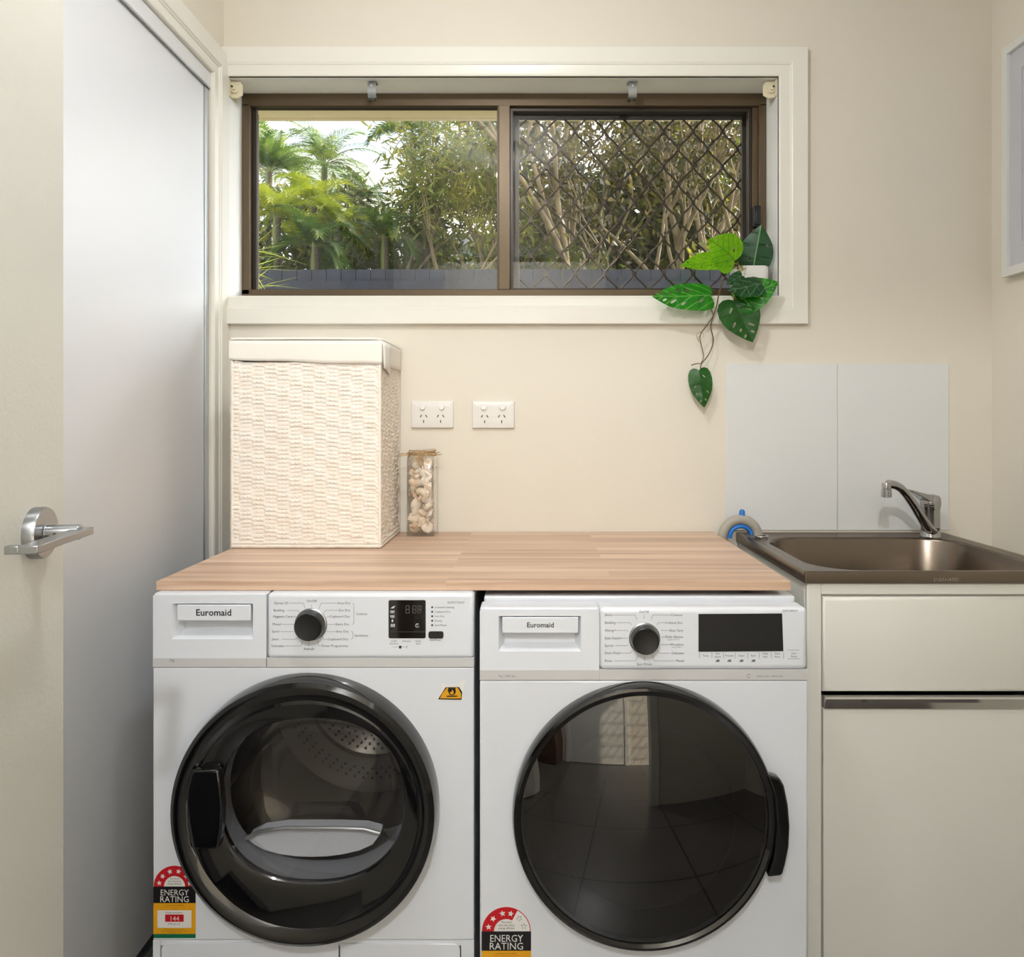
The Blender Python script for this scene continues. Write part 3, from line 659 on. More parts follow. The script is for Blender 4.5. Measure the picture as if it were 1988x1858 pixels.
dial_text(dry, fd,
    [('Xpress 35', 532, 1171, 560, 593, 1182, 589), ('Bedding', 531, 1185, 557, 584, 1191, 578), ('Hygienic Care', 530, 1197, 568, 575, 1199, 572), ('Mixed', 529, 1212, 547, 572, 1212, 571), ('Sport', 528, 1226, 544, 572, 1226, 571), ('Jeans', 528, 1241, 547, 577, 1238, 574), ('Delicates', 527, 1254, 554, 588, 1244, 584)],
    [('Iron Dry', 680, 1171, 657, 619, 1182, 623), ('Eco Dry', 680, 1185, 657, 629, 1191, 632), ('Cupboard Dry', 679, 1197, 640, 634, 1199, 636), ('Extra Dry', 678, 1212, 653, 635, 1212, 636), ('Iron Dry', 677, 1226, 656, 634, 1226, 635), ('Cupboard Dry', 676, 1241, 637, 625, 1235, 629), ('Timer Programmes', 676, 1254, 626, 616, 1244, 619)],
    ('On/Off', 605, 1167), ('Refresh', 600, 1260), 604, 1212, dx_extra)
dp = MB(); dp.prism(rrect(fd.x(754.5), fd.x(826.5), fd.z(1239), fd.z(1165), fd.k(3)), fd.y-0.0008, fd.y+0.0005, 0)
disp = ob('display', dp, M_gloss, dry, smooth=30)
M_seg = mat('unlit_segments', (74, 70, 66), 0.4); M_icon = mat('icon_white', (205, 205, 205), 0.4)
w = MB(); yd = fd.y-0.0010
def digit(cx, cy, hw, hh):
    for (a, b, c, d_) in ((-hw, hw, -hh, -hh+1.8), (-hw, hw, -0.9, 0.9), (-hw, hw, hh-1.8, hh), (-hw, -hw+1.6, -hh, hh), (hw-1.6, hw, -hh, hh)):
        w.prism([(fd.x(cx+a), fd.z(cy+c)), (fd.x(cx+b), fd.z(cy+c)), (fd.x(cx+b), fd.z(cy+d_)), (fd.x(cx+a), fd.z(cy+d_))], yd, fd.y-0.0008, 0)
for cx_ in (791.5, 804.5, 814.5): digit(cx_, 1183, 4.0, 8)
for (y, kind_) in ((1179, 'iron'), (1188, 'bed'), (1197, 'bed'), (1205, 'drop'), (1214, 'leaf')):
    x = 762
    if kind_ == 'iron': w.prism([(fd.x(758), fd.z(y+2)), (fd.x(764), fd.z(y+2)), (fd.x(768), fd.z(y-3)), (fd.x(763), fd.z(y-2))], yd, fd.y-0.0008, 1)
    elif kind_ == 'bed':
        for q in range(3): w.box(fd.x(758+3*q), fd.x(760+3*q), yd, fd.y-0.0008, fd.z(y+3), fd.z(y-3), 1)
        w.box(fd.x(758), fd.x(766), yd, fd.y-0.0008, fd.z(y+3), fd.z(y+1.5), 1)
    elif kind_ == 'drop': w.prism([(fd.x(762), fd.z(y-4)), (fd.x(764), fd.z(y+1)), (fd.x(762), fd.z(y+3)), (fd.x(760), fd.z(y+1))], yd, fd.y-0.0008, 1)
    else:
        for q in range(3): w.prism([(fd.x(758.5+3*q), fd.z(y+3)), (fd.x(760.5+3*q), fd.z(y+3)), (fd.x(761+3*q), fd.z(y-3)), (fd.x(759+3*q), fd.z(y-3))], yd, fd.y-0.0008, 1)
o_ = arc(fd.x(810.5), fd.z(1214), fd.k(4), 0.6, 5.8, 14); i_ = arc(fd.x(810.5), fd.z(1214), fd.k(3), 5.8, 0.6, 14); w.prism(o_+i_, yd, fd.y-0.0008, 1)
w.prism([(fd.x(810), fd.z(1214)), (fd.x(811), fd.z(1214)), (fd.x(808.5), fd.z(1210.5)), (fd.x(807.8), fd.z(1211))], yd, fd.y-0.0008, 1)
w.box(fd.x(757), fd.x(825), yd, fd.y-0.0008, fd.z(1226.6), fd.z(1226), 0)
ob('display_symbols', w, [M_seg, M_icon], disp, smooth=0)
w = MB(); w.prism(rrect(fd.x(832), fd.x(861), fd.z(1239), fd.z(1225.5), fd.k(4)), fd.y-0.002, fd.y+0.0005); ob('start_button', w, M_black, dry, smooth=40)

# drum and door
M_drum = mat('drum_steel', (140, 136, 130), 0.28, metal=0.85); M_hole = mat('drum_hole_dark', (24, 23, 22), 0.6)
M_filter = mat('filter_grey_plastic', (168, 172, 182), 0.4); M_seal = mat('seal_grey', (120, 122, 130), 0.45)
w = MB()
dc = (-0.409, fd.y+0.04, 0.475)
w.lathe([(0.20, 0.0), (0.252, 0.03), (0.256, 0.10), (0.253, 0.11), (0.253, 0.25), (0.256, 0.26), (0.25, 0.46), (0.17, 0.475), (0.165, 0.485), (0.0, 0.485)], dc, (0, 1, 0), 72, capend=False)
drum = ob('drum', w, M_drum, dry)
w = MB(); wo = MB()
for ring, (r, k) in enumerate(((0.150, 44), (0.138, 40), (0.126, 36), (0.114, 33), (0.102, 29), (0.09, 26), (0.215, 60), (0.203, 56), (0.191, 52))):
    for i in range(k):
        a = 2*math.pi*(i+0.5*(ring % 2))/k; yy = dc[1]+(0.482 if r < 0.16 else 0.463)
        (w if r < 0.16 else wo).box(dc[0]+r*math.cos(a)-0.0026, dc[0]+r*math.cos(a)+0.0026, yy-0.001, yy, dc[2]+r*math.sin(a)-0.0026, dc[2]+r*math.sin(a)+0.0026)
ob('drum_perforations', w, M_hole, drum, smooth=0); ob('drum_perforations', wo, M_hole, drum, smooth=0)
for a in (70, 190, 310):
    a = math.radians(a); rd = Vector((math.cos(a), 0, math.sin(a))); tn = Vector((-math.sin(a), 0, math.cos(a))); c = Vector(dc)
    w = MB(); vs = []
    for (t, r) in ((0.05, 0.25), (0.42, 0.25)): vs += [c+Vector((0, t, 0))+rd*r-tn*0.035, c+Vector((0, t, 0))+rd*r+tn*0.035, c+Vector((0, t, 0))+rd*0.205+tn*0.008, c+Vector((0, t, 0))+rd*0.205-tn*0.008]
    w.add(vs, [(0, 1, 2, 3), (7, 6, 5, 4), (0, 4, 5, 1), (1, 5, 6, 2), (2, 6, 7, 3), (3, 7, 4, 0)])
    ob('drum_paddle', w, M_drum, drum, bev=0.006)
# lint filter ledge behind the door
w = MB(); cx_, cz_ = dcx, dcz
fl = [(cx_-0.122, 0.384), (cx_-0.095, 0.397), (cx_-0.05, 0.403), (cx_+0.05, 0.403), (cx_+0.10, 0.401), (cx_+0.13, 0.393), (cx_+0.115, 0.372), (cx_+0.09, 0.361), (cx_+0.06, 0.354), (cx_+0.03, 0.350), (cx_, 0.349), (cx_-0.03, 0.350), (cx_-0.06, 0.354), (cx_-0.09, 0.362), (cx_-0.11, 0.373)]
w.prism(fl, fd.y+0.016, fd.y+0.05)
fo = ob('lint_filter', w, mat('filter_mesh_grey', (200, 205, 216), 0.5, bump=0.5, bscale=900), dry, bev=0.002)
w = MB(); w.tube([(x, fd.y+0.012, z+0.003) for x, z in fl[:6]], 0.004, 8); ob('filter_rim', w, M_alu, fo)

door = thing('door', (dcx, fd.y, dcz)); door.parent = dry; door.location = BASE[door.name]-BASE['tumble_dryer']
Rr = 0.2425; yo = fd.y-0.0005
gx, gz, grx, grz = dcx+0.014, dcz+0.019, 0.168, 0.150     # centre and radii of the clear window
def sup(cx, cz, rx, rz, a, ex): ca, sa = math.cos(a), math.sin(a); return (cx+rx*math.copysign(abs(ca)**(2/ex), ca), cz+rz*math.copysign(abs(sa)**(2/ex), sa))
N = 96
def rings(w, lst, m=0, close_first=False):
    """lst: (cx, cz, rx, rz, y, exponent) rings bridged in order"""
    vs = []; fs = []
    for (cx, cz, rx, rz, y, ex) in lst:
        for k in range(N): x, z = sup(cx, cz, rx, rz, 2*math.pi*k/N, ex); vs.append((x, y, z))
    for i in range(len(lst)-1):
        for k in range(N): fs.append((i*N+k, (i+1)*N+k, (i+1)*N+(k+1)%N, i*N+(k+1)%N))
    w.add(vs, fs, m)
w = MB(); D = yo
rings(w, [(dcx, dcz, Rr*1.004, Rr*1.004, D, 2), (dcx, dcz, Rr*1.004, Rr*1.004, D-0.010, 2), (dcx, dcz, Rr*0.995, Rr*0.995, D-0.030, 2), (dcx, dcz, Rr*0.985, Rr*0.985, D-0.038, 2), (dcx, dcz, Rr*0.955, Rr*0.955, D-0.043, 2),
          (dcx, dcz, Rr*0.94, Rr*0.94, D-0.043, 2), (dcx+0.003, dcz-0.002, Rr*0.865, Rr*0.865, D-0.036, 2), (dcx+0.003, dcz-0.002, Rr*0.855, Rr*0.855, D-0.034, 2), (dcx+0.004, dcz-0.002, Rr*0.84, Rr*0.83, D-0.0355, 2.05),
          (gx, gz, grx+0.012, grz+0.012, D-0.030, 2.2), (gx, gz, grx+0.002, grz+0.002, D-0.027, 2.3), (gx, gz, grx, grz, D-0.024, 2.3), (gx, gz, grx, grz, D-0.015, 2.3)])
ob('door_frame', w, M_gloss, door, smooth=28)
w = MB()
rings(w, [(gx, gz, grx+0.001, grz+0.001, D-0.0245, 2.3), (gx, gz, grx*0.6, grz*0.6, D-0.0270, 2.2), (gx, gz, grx*0.2, grz*0.2, D-0.0275, 2.1), (gx, gz, 0.0005, 0.0005, D-0.0277, 2.0)])
M_dglass = glass_mat('dryer_door_glass', (0.86, 0.85, 0.84), gain=1.0)
dg = ob('door_glass', w, M_dglass, door, smooth=60)
w = MB()
rings(w, [(gx, gz, grx-0.001, grz-0.001, D-0.020, 2.3), (gx, gz-0.004, grx*0.93, grz*0.90, D+0.010, 2.3), (gx, gz-0.004, grx*0.86, grz*0.80, D+0.040, 2.3), (gx, gz-0.002, grx*0.80, grz*0.70, D+0.060, 2.3), (gx, gz, grx*0.5, grz*0.45, D+0.066, 2.2), (gx, gz, 0.0005, 0.0005, D+0.068, 2)])
ob('glass_bowl', w, glass_mat('dryer_bowl_glass', (0.95, 0.95, 0.95), gain=1.3), door, smooth=60)
w = MB(); rings(w, [(gx, gz, grx+0.004, grz+0.004, D-0.018, 2.3), (gx, gz, grx+0.0, grz+0.0, D+0.004, 2.3), (gx, gz-0.0, grx+0.004, grz-0.008, D+0.030, 2.3), (gx, gz, grx+0.03, grz+0.03, D+0.040, 2.2)]); ob('door_seal', w, M_seal, door, smooth=50)
# handle: a scooped shell on the left of the door, standing a little proud
w = MB(); hp = [(352, 1494), (374, 1494.5), (426, 1494), (431, 1530), (434, 1566), (432, 1606), (426, 1646), (394, 1648), (376, 1646), (368, 1600), (363, 1560), (365, 1528)]
fh = Face(fd.y-0.046)
w.prism([(fh.x(a), fh.z(b)) for a, b in hp[1:]], D-0.050, D-0.030)
ob('door_handle', w, M_gloss, door, bev=0.004, seg=3, smooth=40)
w = MB(); fh = Face(fd.y-0.044); w.tube([(fh.x(a), D-0.0445, fh.z(b)) for a, b in ((376, 1494), (367, 1525), (363, 1562), (364, 1600), (370, 1640), (380, 1662))], 0.0009, 6); ob('handle_seam', w, M_chrome, door)
# stickers
energy_label(fd, 298, 380, 1679, 1721, 6, '144', dry)
w = MB(); fy = fd.y
def q(pts, lay, m): w.prism([(fd.x(840+a/24.85), fd.z(1310+b/24.85)) for a, b in pts], fy-0.0003*(lay+1), fy-0.0003*lay-0.00002, m)
q([(430, 380), (600, 480), (1240, 470), (1320, 300), (1600, 290), (1500, 560), (1460, 900), (1500, 1240), (1100, 1290), (260, 1230), (210, 1200), (470, 700)], 0, 0)
q([(620, 600), (1270, 590), (1420, 820), (1400, 1200), (860, 1200), (260, 1180)], 1, 2)
q([(680, 620), (1210, 610), (1370, 900), (1380, 1140), (350, 1130), (480, 870)], 2, 3)
q([(760, 620), (1100, 620), (1120, 840), (1040, 950), (940, 990), (820, 950), (730, 760)], 3, 2); q([(950, 690), (1010, 800), (1020, 880), (940, 950), (850, 900), (830, 810), (910, 830)], 4, 3)
q([(680, 1000), (1190, 1000), (1190, 1050), (680, 1060)], 3, 2)
ob('warning_label', w, LM, dry, smooth=0)

# ------------------------------------------------------------------ washing machine (right)
fw = Face(1.342)
ws = thing('washing_machine', (0.201, 1.64, 0.0), 'white front-loading washing machine with solid dark round door, right of the two machines', 'washing machine')
wx0, wx1 = fw.x(931.5), fw.x(1568); wzp = fw.z(1320); wtop = 0.8315
w = MB(); w.box(wx0, wx1, fw.y, fw.y+0.022, 0.012, wzp-0.0015); w.box(wx0+0.004, wx1-0.004, fw.y+0.022, 1.93, 0.012, 0.825)
ob('body', w, M_enamel, ws, bev=0.003)
w = MB(); w.box(wx0+0.004, wx1-0.004, fw.y+0.052, 1.935, 0.820, 0.8400); ob('top_lid', w, M_enamel, ws, bev=0.004, seg=3)
xs = fw.x(1163.5)
w = MB(); w.box(xs+0.0003, wx1, fw.y, fw.y+0.05, fw.z(1301), wtop); ob('control_panel', w, M_panelw, ws, bev=0.009, seg=4)
w = MB(); w.box(xs+0.0003, wx1, fw.y-0.0006, fw.y+0.012, wzp, fw.z(1301)+0.0005); bnd = ob('trim_band', w, M_band, ws)
w = MB(); w.text('Smart Load   Noise Save', fw.x(1520), fw.y-0.0009, fw.z(1314), fw.k(3.6), 0, 'RIGHT'); o_ = arc(fw.x(1454), fw.z(1312), fw.k(4), 0.4, 5.4, 12); i_ = arc(fw.x(1454), fw.z(1312), fw.k(3.2), 5.4, 0.4, 12); w.prism(o_+i_, fw.y-0.0009, fw.y-0.0006, 0)
ob('feature_lettering', w, M_inkl, bnd, smooth=0)
drawer(ws, fw, wx0, xs, wzp, wtop-0.006, (fw.x(968), fw.x(1128), fw.z(1265), fw.z(1196)), (fw.x(975), fw.x(1123), fw.z(1229), fw.z(1198)), BR, 9.6, '7kg / 1400 rpm', (984, 1314, 3.8), fw.z(1301))
w = MB(); w.box(wx0, xs, fw.y+0.001, fw.y+0.05, wtop-0.008, wtop); ob('drawer_top_lip', w, M_panelw, ws, bev=0.005, seg=3)
knob(ws, fw, 1251, 1239, 26.5)
def wx_extra(w, w3):
    w3.text('EHF1400W', fw.x(1549), fw.y-0.0002, fw.z(1188), fw.k(4.4), 1, 'RIGHT')
    w.text('Super Short 14\'', fw.x(1296), fw.y-0.0002, fw.z(1243), fw.k(2.6), 1, 'LEFT'); w.text('Hand Wash', fw.x(1304), fw.y-0.0002, fw.z(1257.5), fw.k(2.6), 1, 'LEFT')
    xsn = [1358, 1382, 1404.5, 1427.5, 1451.5, 1474, 1497.5, 1521]
    for x in xsn: line(w, fw, [(x, 1267), (x, 1278)], 0.0006, 1)
    for i, t in enumerate((('Temp.',), ('Spin', 'Speed'), ('Prewash',), ('Steam',), ('Fast+',), ('Delay', 'Start'), ('Extra', 'Rinse'))):
        cx_ = (xsn[i]+xsn[i+1])/2
        for j, tt in enumerate(t): w.text(tt, fw.x(cx_), fw.y-0.0002, fw.z((1274.5 if len(t) == 1 else 1270.5)+6*j), fw.k(3.4), 0)
        if i in (1, 2, 3, 4):
            w.prism([(fw.x(cx_-4), fw.z(1285)), (fw.x(cx_+3), fw.z(1285)), (fw.x(cx_+4), fw.z(1281)), (fw.x(cx_), fw.z(1280)), (fw.x(cx_-3), fw.z(1282))], fw.y-0.0003, fw.y-0.00002, 1)
    line(w, fw, [(1529, 1262), (1552, 1262)], 0.0006, 1); line(w, fw, [(1529, 1279), (1553, 1279)], 0.0006, 1)
    w.text('Start', fw.x(1541), fw.y-0.0002, fw.z(1270), fw.k(3.6), 0); w.text('Pause', fw.x(1541), fw.y-0.0002, fw.z(1276), fw.k(3.6), 0)
dial_text(ws, fw,
    [('Shirts', 1174, 1194, 1190, 1237, 1204, 1233), ('Bedding', 1174, 1209, 1197, 1226, 1213, 1223), ('Allergy+', 1174, 1224, 1197, 1219, 1226, 1217), ('Stain Expert', 1174, 1239, 1206, 1218, 1239, 1217), ('Sports', 1174, 1253.5, 1194, 1219, 1252, 1216), ('Dark Wash', 1174, 1268, 1205, 1228, 1263, 1223), ('Rinse', 1174, 1283, 1192, 1238, 1272, 1234)],
    [('Cottons', 1325, 1194, 1303, 1264, 1204, 1267), ('Cottons Eco', 1325, 1209, 1292, 1275, 1213, 1278), ('Easy Care', 1326, 1224, 1298, 1283, 1224, 1284), ('Daily Xpress', 1326, 1236.5, 1292, 1285, 1238, 1286), ('Woollens', 1327, 1251.5, 1302, 1283, 1251, 1286), ('Delicates', 1328, 1268, 1301, 1276, 1263, 1281), ('Mixed', 1328, 1283, 1309, 1266, 1272, 1270)],
    ('On/Off', 1250, 1188), ('Spin+Drain', 1251, 1289.5), 1251, 1239, wx_extra)
w = MB(); w.prism([(fw.x(1356), fw.z(1265)), (fw.x(1520.5), fw.z(1264)), (fw.x(1518), fw.z(1191)), (fw.x(1356), fw.z(1192))], fw.y-0.0008, fw.y+0.0005); ob('display', w, mat('display_black_satin', (30, 30, 31), 0.3), ws, smooth=0)

wcx, wcz = 0.1995, 0.4605
wd = thing('door', (wcx, fw.y, wcz)); wd.parent = ws; BASE[wd.name] = Vector((wcx, fw.y, wcz)); wd.location = BASE[wd.name]-BASE['washing_machine']
Rw = 0.2375; D = fw.y-0.0005
w = MB(); rings(w, [(wcx, wcz, Rw*1.0, Rw*1.0, D, 2), (wcx, wcz, Rw, Rw, D-0.010, 2), (wcx, wcz, Rw*0.995, Rw*0.995, D-0.022, 2), (wcx, wcz, Rw*0.985, Rw*0.985, D-0.027, 2), (wcx, wcz, Rw*0.965, Rw*0.965, D-0.028, 2), (wcx, wcz-0.002, Rw*0.935, Rw*0.935, D-0.024, 2), (wcx, wcz-0.002, Rw*0.93, Rw*0.93, D-0.020, 2)])
ob('door_frame', w, M_gloss, wd, smooth=28)
RAD = 0.95
w = MB(); lst = []
for i in range(14):
    r = Rw*0.935*(1-i/13)+0.0004; lst.append((wcx, wcz-0.002, r, r, D-0.0225-(math.sqrt(RAD**2-r**2)-math.sqrt(RAD**2-(Rw*0.935)**2)), 2))
rings(w, lst)
ob('door_glass', w, glass_mat('dark_door_glass', (0.2, 0.195, 0.19), ior=1.6, gain=1.7), wd, smooth=60)
M_wbowl = mat('inner_bowl_dark', (62, 60, 58), 0.3)
w = MB(); rings(w, [(wcx, wcz, Rw*0.92, Rw*0.92, D-0.016, 2), (wcx, wcz, Rw*0.70, Rw*0.70, D-0.014, 2), (wcx, wcz, Rw*0.68, Rw*0.68, D-0.019, 2), (wcx, wcz, Rw*0.64, Rw*0.64, D-0.012, 2), (wcx, wcz-0.02, Rw*0.42, Rw*0.36, D-0.010, 2), (wcx, wcz-0.02, Rw*0.40, Rw*0.34, D-0.013, 2), (wcx, wcz-0.02, 0.0005, 0.0005, D-0.013, 2)]); ob('glass_bowl', w, M_wbowl, wd, smooth=40)
w = MB(); fh = Face(D-0.024); pts = [(1486, 1500), (1512, 1508), (1520, 1522), (1528, 1560), (1531, 1600), (1529, 1640), (1522, 1675), (1517, 1693), (1512, 1696), (1488, 1699)]
arcp = [(1488, 1699), (1500, 1660), (1506, 1600), (1502, 1545), (1488, 1502)]
w.prism([(fh.x(a), fh.z(b)) for a, b in pts+arcp[1:-1]], D-0.032, D-0.012); ob('door_handle', w, M_gloss, wd, bev=0.004, seg=3, smooth=40)
energy_label(fw, 935, 1031, 1760, 1808, 4, '', ws)
# ------------------------------------------------------------------ woven laundry hamper
random.seed(4)
hx0, hx1, hy0, hy1, hz0, hz1 = -0.7137, -0.3585, 1.738, 1.984, ZT+0.0005, 1.362
M_rope = mat('cream_paper_rope', (247, 240, 230), 0.75, var=(243, 232, 218), vscale=40)
M_linen = mat('cream_cotton_lining', (244, 238, 229), 0.85, bump=0.12, bscale=900)
M_rim = mat('white_rope_rim', (244, 238, 226), 0.7)
hp = thing('laundry_hamper', ((hx0+hx1)/2, (hy0+hy1)/2, hz0), 'tall woven cream laundry hamper with folded cotton lining', 'laundry hamper')
pitch, cw = 0.0098, 0.0292
def weave(o, U, nu, L, base_phase, Nn):
    """relief sheet: ribs of rope bulging between upright stakes; o origin, U unit along, Nn outward"""
    nz2 = 300; zs = [hz0+0.010+i*(hz1-0.055-hz0-0.010)/nz2 for i in range(nz2+1)]
    vs = []; fs = []
    jit = [random.uniform(-0.0011, 0.0011) for _ in range(90)]; cj = [random.uniform(-0.12, 0.12) for _ in range(60)]
    for z in zs:
        for i in range(nu+1):
            u = L*i/nu; c = u/cw+base_phase; ci = math.floor(c); fr = c-ci
            wob = 0.0016*math.sin(u*19+z*7)+0.0012*math.sin(u*47+2*z)
            zz = (z+wob+0.0005*math.sin(z*230+ci*1.7))/pitch+(0.5 if ci % 2 else 0.0)+cj[ci % 60]*0.6
            zr = zz-math.floor(zz); rib = math.sqrt(max(0.0, 1-(2*zr-1)**2))
            bul = math.sin(math.pi*fr)**0.8
            tw = 0.12*math.sin((u*620+zr*5))                      # twist of the rope
            amp = 0.0050*(0.80+0.28*math.sin(1.3*math.floor(zz)+2.1*ci))
            d = amp*(bul*rib*(1+tw)+(1-bul)*0.72)
            p = Vector(o)+Vector(U)*u+Vector(Nn)*d; vs.append((p.x, p.y, z))
    for j in range(nz2):
        for i in range(nu): a = j*(nu+1)+i; fs.append((a, a+1, a+nu+2, a+nu+1))
    return vs, fs
w = MB(); i_ = 0.0045
for (o, U, nu, L, ph, N_) in (((hx0+i_, hy0+i_, 0), (1, 0, 0), 230, hx1-hx0-2*i_, 0.4, (0, -1, 0)), ((hx1-i_, hy0+i_, 0), (0, 1, 0), 160, hy1-hy0-2*i_, 0.1, (1, 0, 0)),
                              ((hx0+i_, hy1-i_, 0), (0, -1, 0), 60, hy1-hy0-2*i_, 0.1, (-1, 0, 0)), ((hx1-i_, hy1-i_, 0), (-1, 0, 0), 60, hx1-hx0-2*i_, 0.4, (0, 1, 0))):
    w.add(*weave(o, U, nu, L, ph, N_))
w.box(hx0+0.008, hx1-0.008, hy0+0.008, hy1-0.008, hz0, hz0+0.006)
ob('woven_body', w, M_rope, hp, smooth=60)
def rope_path(pts, n, amp=0.0006):
    out = []
    for a, b in zip(pts, pts[1:]):
        a = Vector(a); b = Vector(b); k = max(2, int((b-a).length/n))
        for i in range(k): out.append(a.lerp(b, i/k)+Vector((random.uniform(-amp, amp), random.uniform(-amp, amp), random.uniform(-amp, amp))))
    return out+[Vector(pts[-1])]
w = MB()
for z, r in ((hz0+0.0045, 0.0045), (hz0+0.0125, 0.004)):
    pth = rope_path([(hx0+0.003, hy0+0.004, z), (hx1-0.003, hy0+0.004, z), (hx1-0.003, hy1-0.004, z), (hx0+0.003, hy1-0.004, z), (hx0+0.003, hy0+0.004, z)], 0.004, 0.0004)
    w.tube(pth, [r*(1+0.10*(i % 2)) for i in range(len(pth))], 8)
ob('base_braid', w, M_rope, hp, smooth=60)
w = MB()
for x, y in ((hx0+0.004, hy0+0.004), (hx1-0.004, hy0+0.004), (hx1-0.004, hy1-0.004), (hx0+0.004, hy1-0.004)):
    w = MB(); pth = rope_path([(x, y, hz0+0.006), (x, y, hz1-0.006)], 0.005, 0.0004); w.tube(pth, [0.0042*(1+0.16*(i % 2)) for i in range(len(pth))], 8)
    ob('corner_stake', w, M_rope, hp, smooth=60)
# lining folded over the top: a wavy band
def band(z_top, z_bot, off, path, lipfn):
    vs = []; fs = []; n = len(path)
    for j in range(7):
        t = j/6
        for i, (x, y, nx_, ny_) in enumerate(path):
            s = i*0.7; d = off+0.0008*math.sin(s*0.35+t*2)*(0.3+t)+0.0004*math.sin(s*1.3+t*5)
            z = z_top+(lipfn(i)-z_top)*t; vs.append((x+nx_*d, y+ny_*d, z))
    for j in range(6):
        for i in range(n-1): fs.append((j*n+i, j*n+n+i, j*n+n+i+1, j*n+i+1))
    return vs, fs
path = [(hx0, hy1-(hy1-hy0)*i/20, -1, 0) for i in range(20)]+[(hx0, hy0, -0.7, -0.7)]+[(hx0+(hx1-hx0)*i/40, hy0, 0, -1) for i in range(1, 40)]+[(hx1, hy0, 0.7, -0.7)]+[(hx1, hy0+(hy1-hy0)*i/24, 1, 0) for i in range(1, 25)]
w = MB(); w.add(*band(hz1-0.004, 0, 0.003, path, lambda i: hz1-0.049-0.012*min(1, max(0, (i-18)/44))-0.0008*math.sin(i*0.31)))
lo = ob('cotton_lining', w, M_linen, hp, smooth=60); md = lo.modifiers.new('s', 'SOLIDIFY'); md.thickness = 0.0014
# small folded tab at the right front corner
w = MB(); vs = []; fs = []
for j in range(6):
    t = j/5
    for i in range(6):
        u = i/5; vs.append((hx1+0.005+0.0025*math.sin(u*3+t), hy0+0.002+u*0.092, hz1-0.006-t*(0.062+0.012*u)))
for j in range(5):
    for i in range(5): a = j*6+i; fs.append((a, a+6, a+7, a+1))
w.add(vs, fs); tb = ob('corner_tab', w, mat('white_cotton', (246, 244, 238), 0.8), hp, smooth=60); md = tb.modifiers.new('s', 'SOLIDIFY'); md.thickness = 0.0012
w = MB(); w.box(hx0+0.004, hx1-0.004, hy0+0.004, hy1-0.004, hz1-0.004, hz1-0.001); ob('lid', w, M_linen, hp, smooth=0)
pth = rope_path([(hx0+0.001, hy0+0.012, hz1-0.004), (hx0+0.003, hy0+0.002, hz1), ((hx0+hx1)/2, hy0+0.002, hz1+0.001), (hx1-0.012, hy0+0.002, hz1), (hx1-0.001, hy0+0.012, hz1-0.001), (hx1, hy1-0.003, hz1-0.001), (hx0, hy1-0.003, hz1-0.002), (hx0+0.001, hy0+0.012, hz1-0.004)], 0.006, 0.0003)
w = MB(); w.tube(pth, [0.0032*(1+0.08*(i % 2)) for i in range(len(pth))], 8); ob('rope_rim', w, M_rim, hp, smooth=60)

# ------------------------------------------------------------------ square glass vase of seashells
vx0, vx1, vy0, vy1, vz0, vz1 = -0.3275, -0.257, 1.909, 1.976, ZT+0.0005, 1.092
M_vase = glass_mat('vase_glass', (0.992, 0.996, 0.992), gain=1.3)
M_raffia = mat('raffia_straw', (196, 164, 116), 0.7, var=(166, 134, 90), vscale=60)
va = thing('glass_vase', ((vx0+vx1)/2, (vy0+vy1)/2, vz0), 'tall square clear glass vase with raffia tied round its neck', 'vase')
w = MB(); th = 0.003
def rr(x0, x1, y0, y1, r, n=4):
    pts = []
    for (cx, cy, a) in ((x1-r, y1-r, 0), (x0+r, y1-r, 90), (x0+r, y0+r, 180), (x1-r, y0+r, 270)): pts += [(cx+r*math.cos(math.radians(a+90*i/n)), cy+r*math.sin(math.radians(a+90*i/n))) for i in range(n+1)]
    return pts
def stack(w, secs, m=0, cap0=True, cap1=True):
    vs = []; fs = []; n = len(secs[0][0])
    for (pts, z) in secs: vs += [(x, y, z) for x, y in pts]
    for i in range(len(secs)-1):
        for k in range(n): fs.append((i*n+k, i*n+(k+1)%n, (i+1)*n+(k+1)%n, (i+1)*n+k))
    if cap0: fs.append(tuple(range(n-1, -1, -1)))
    if cap1: fs.append(tuple((len(secs)-1)*n+k for k in range(n)))
    w.add(vs, fs, m)
def vr(d, r): return rr(vx0+d, vx1-d, vy0+d, vy1-d, r)
stack(w, [(vr(0.001, 0.004), vz0), (vr(0, 0.005), vz0+0.002), (vr(0, 0.005), vz1-0.018), (vr(0.004, 0.006), vz1-0.012), (vr(0.007, 0.008), vz1-0.006), (vr(0.002, 0.008), vz1),
          (vr(0.006, 0.007), vz1), (vr(0.010, 0.007), vz1-0.006), (vr(0.007, 0.006), vz1-0.013), (vr(th, 0.004), vz1-0.020), (vr(th, 0.004), vz0+0.008)], cap0=True, cap1=True)
ob('vase_body', w, M_vase, va, smooth=40)
w = MB(); cxv, cyv = (vx0+vx1)/2, (vy0+vy1)/2; hw = (vx1-vx0)/2
for k in range(9):
    pts = []; zz = vz1-0.004-0.0016*k+0.001
    for i in range(33):
        a = 2*math.pi*i/32; ca, sa = math.cos(a), math.sin(a); r = hw-0.002+0.0022*math.sin(a*3+k)+0.0006*k % 0.002
        sq = max(abs(ca), abs(sa))**0.55; pts.append((cxv+r*ca/sq, cyv+r*sa/sq*0.95, zz+0.0026*math.sin(a*2+k*1.9)))
    w.tube(pts, 0.0009, 5)
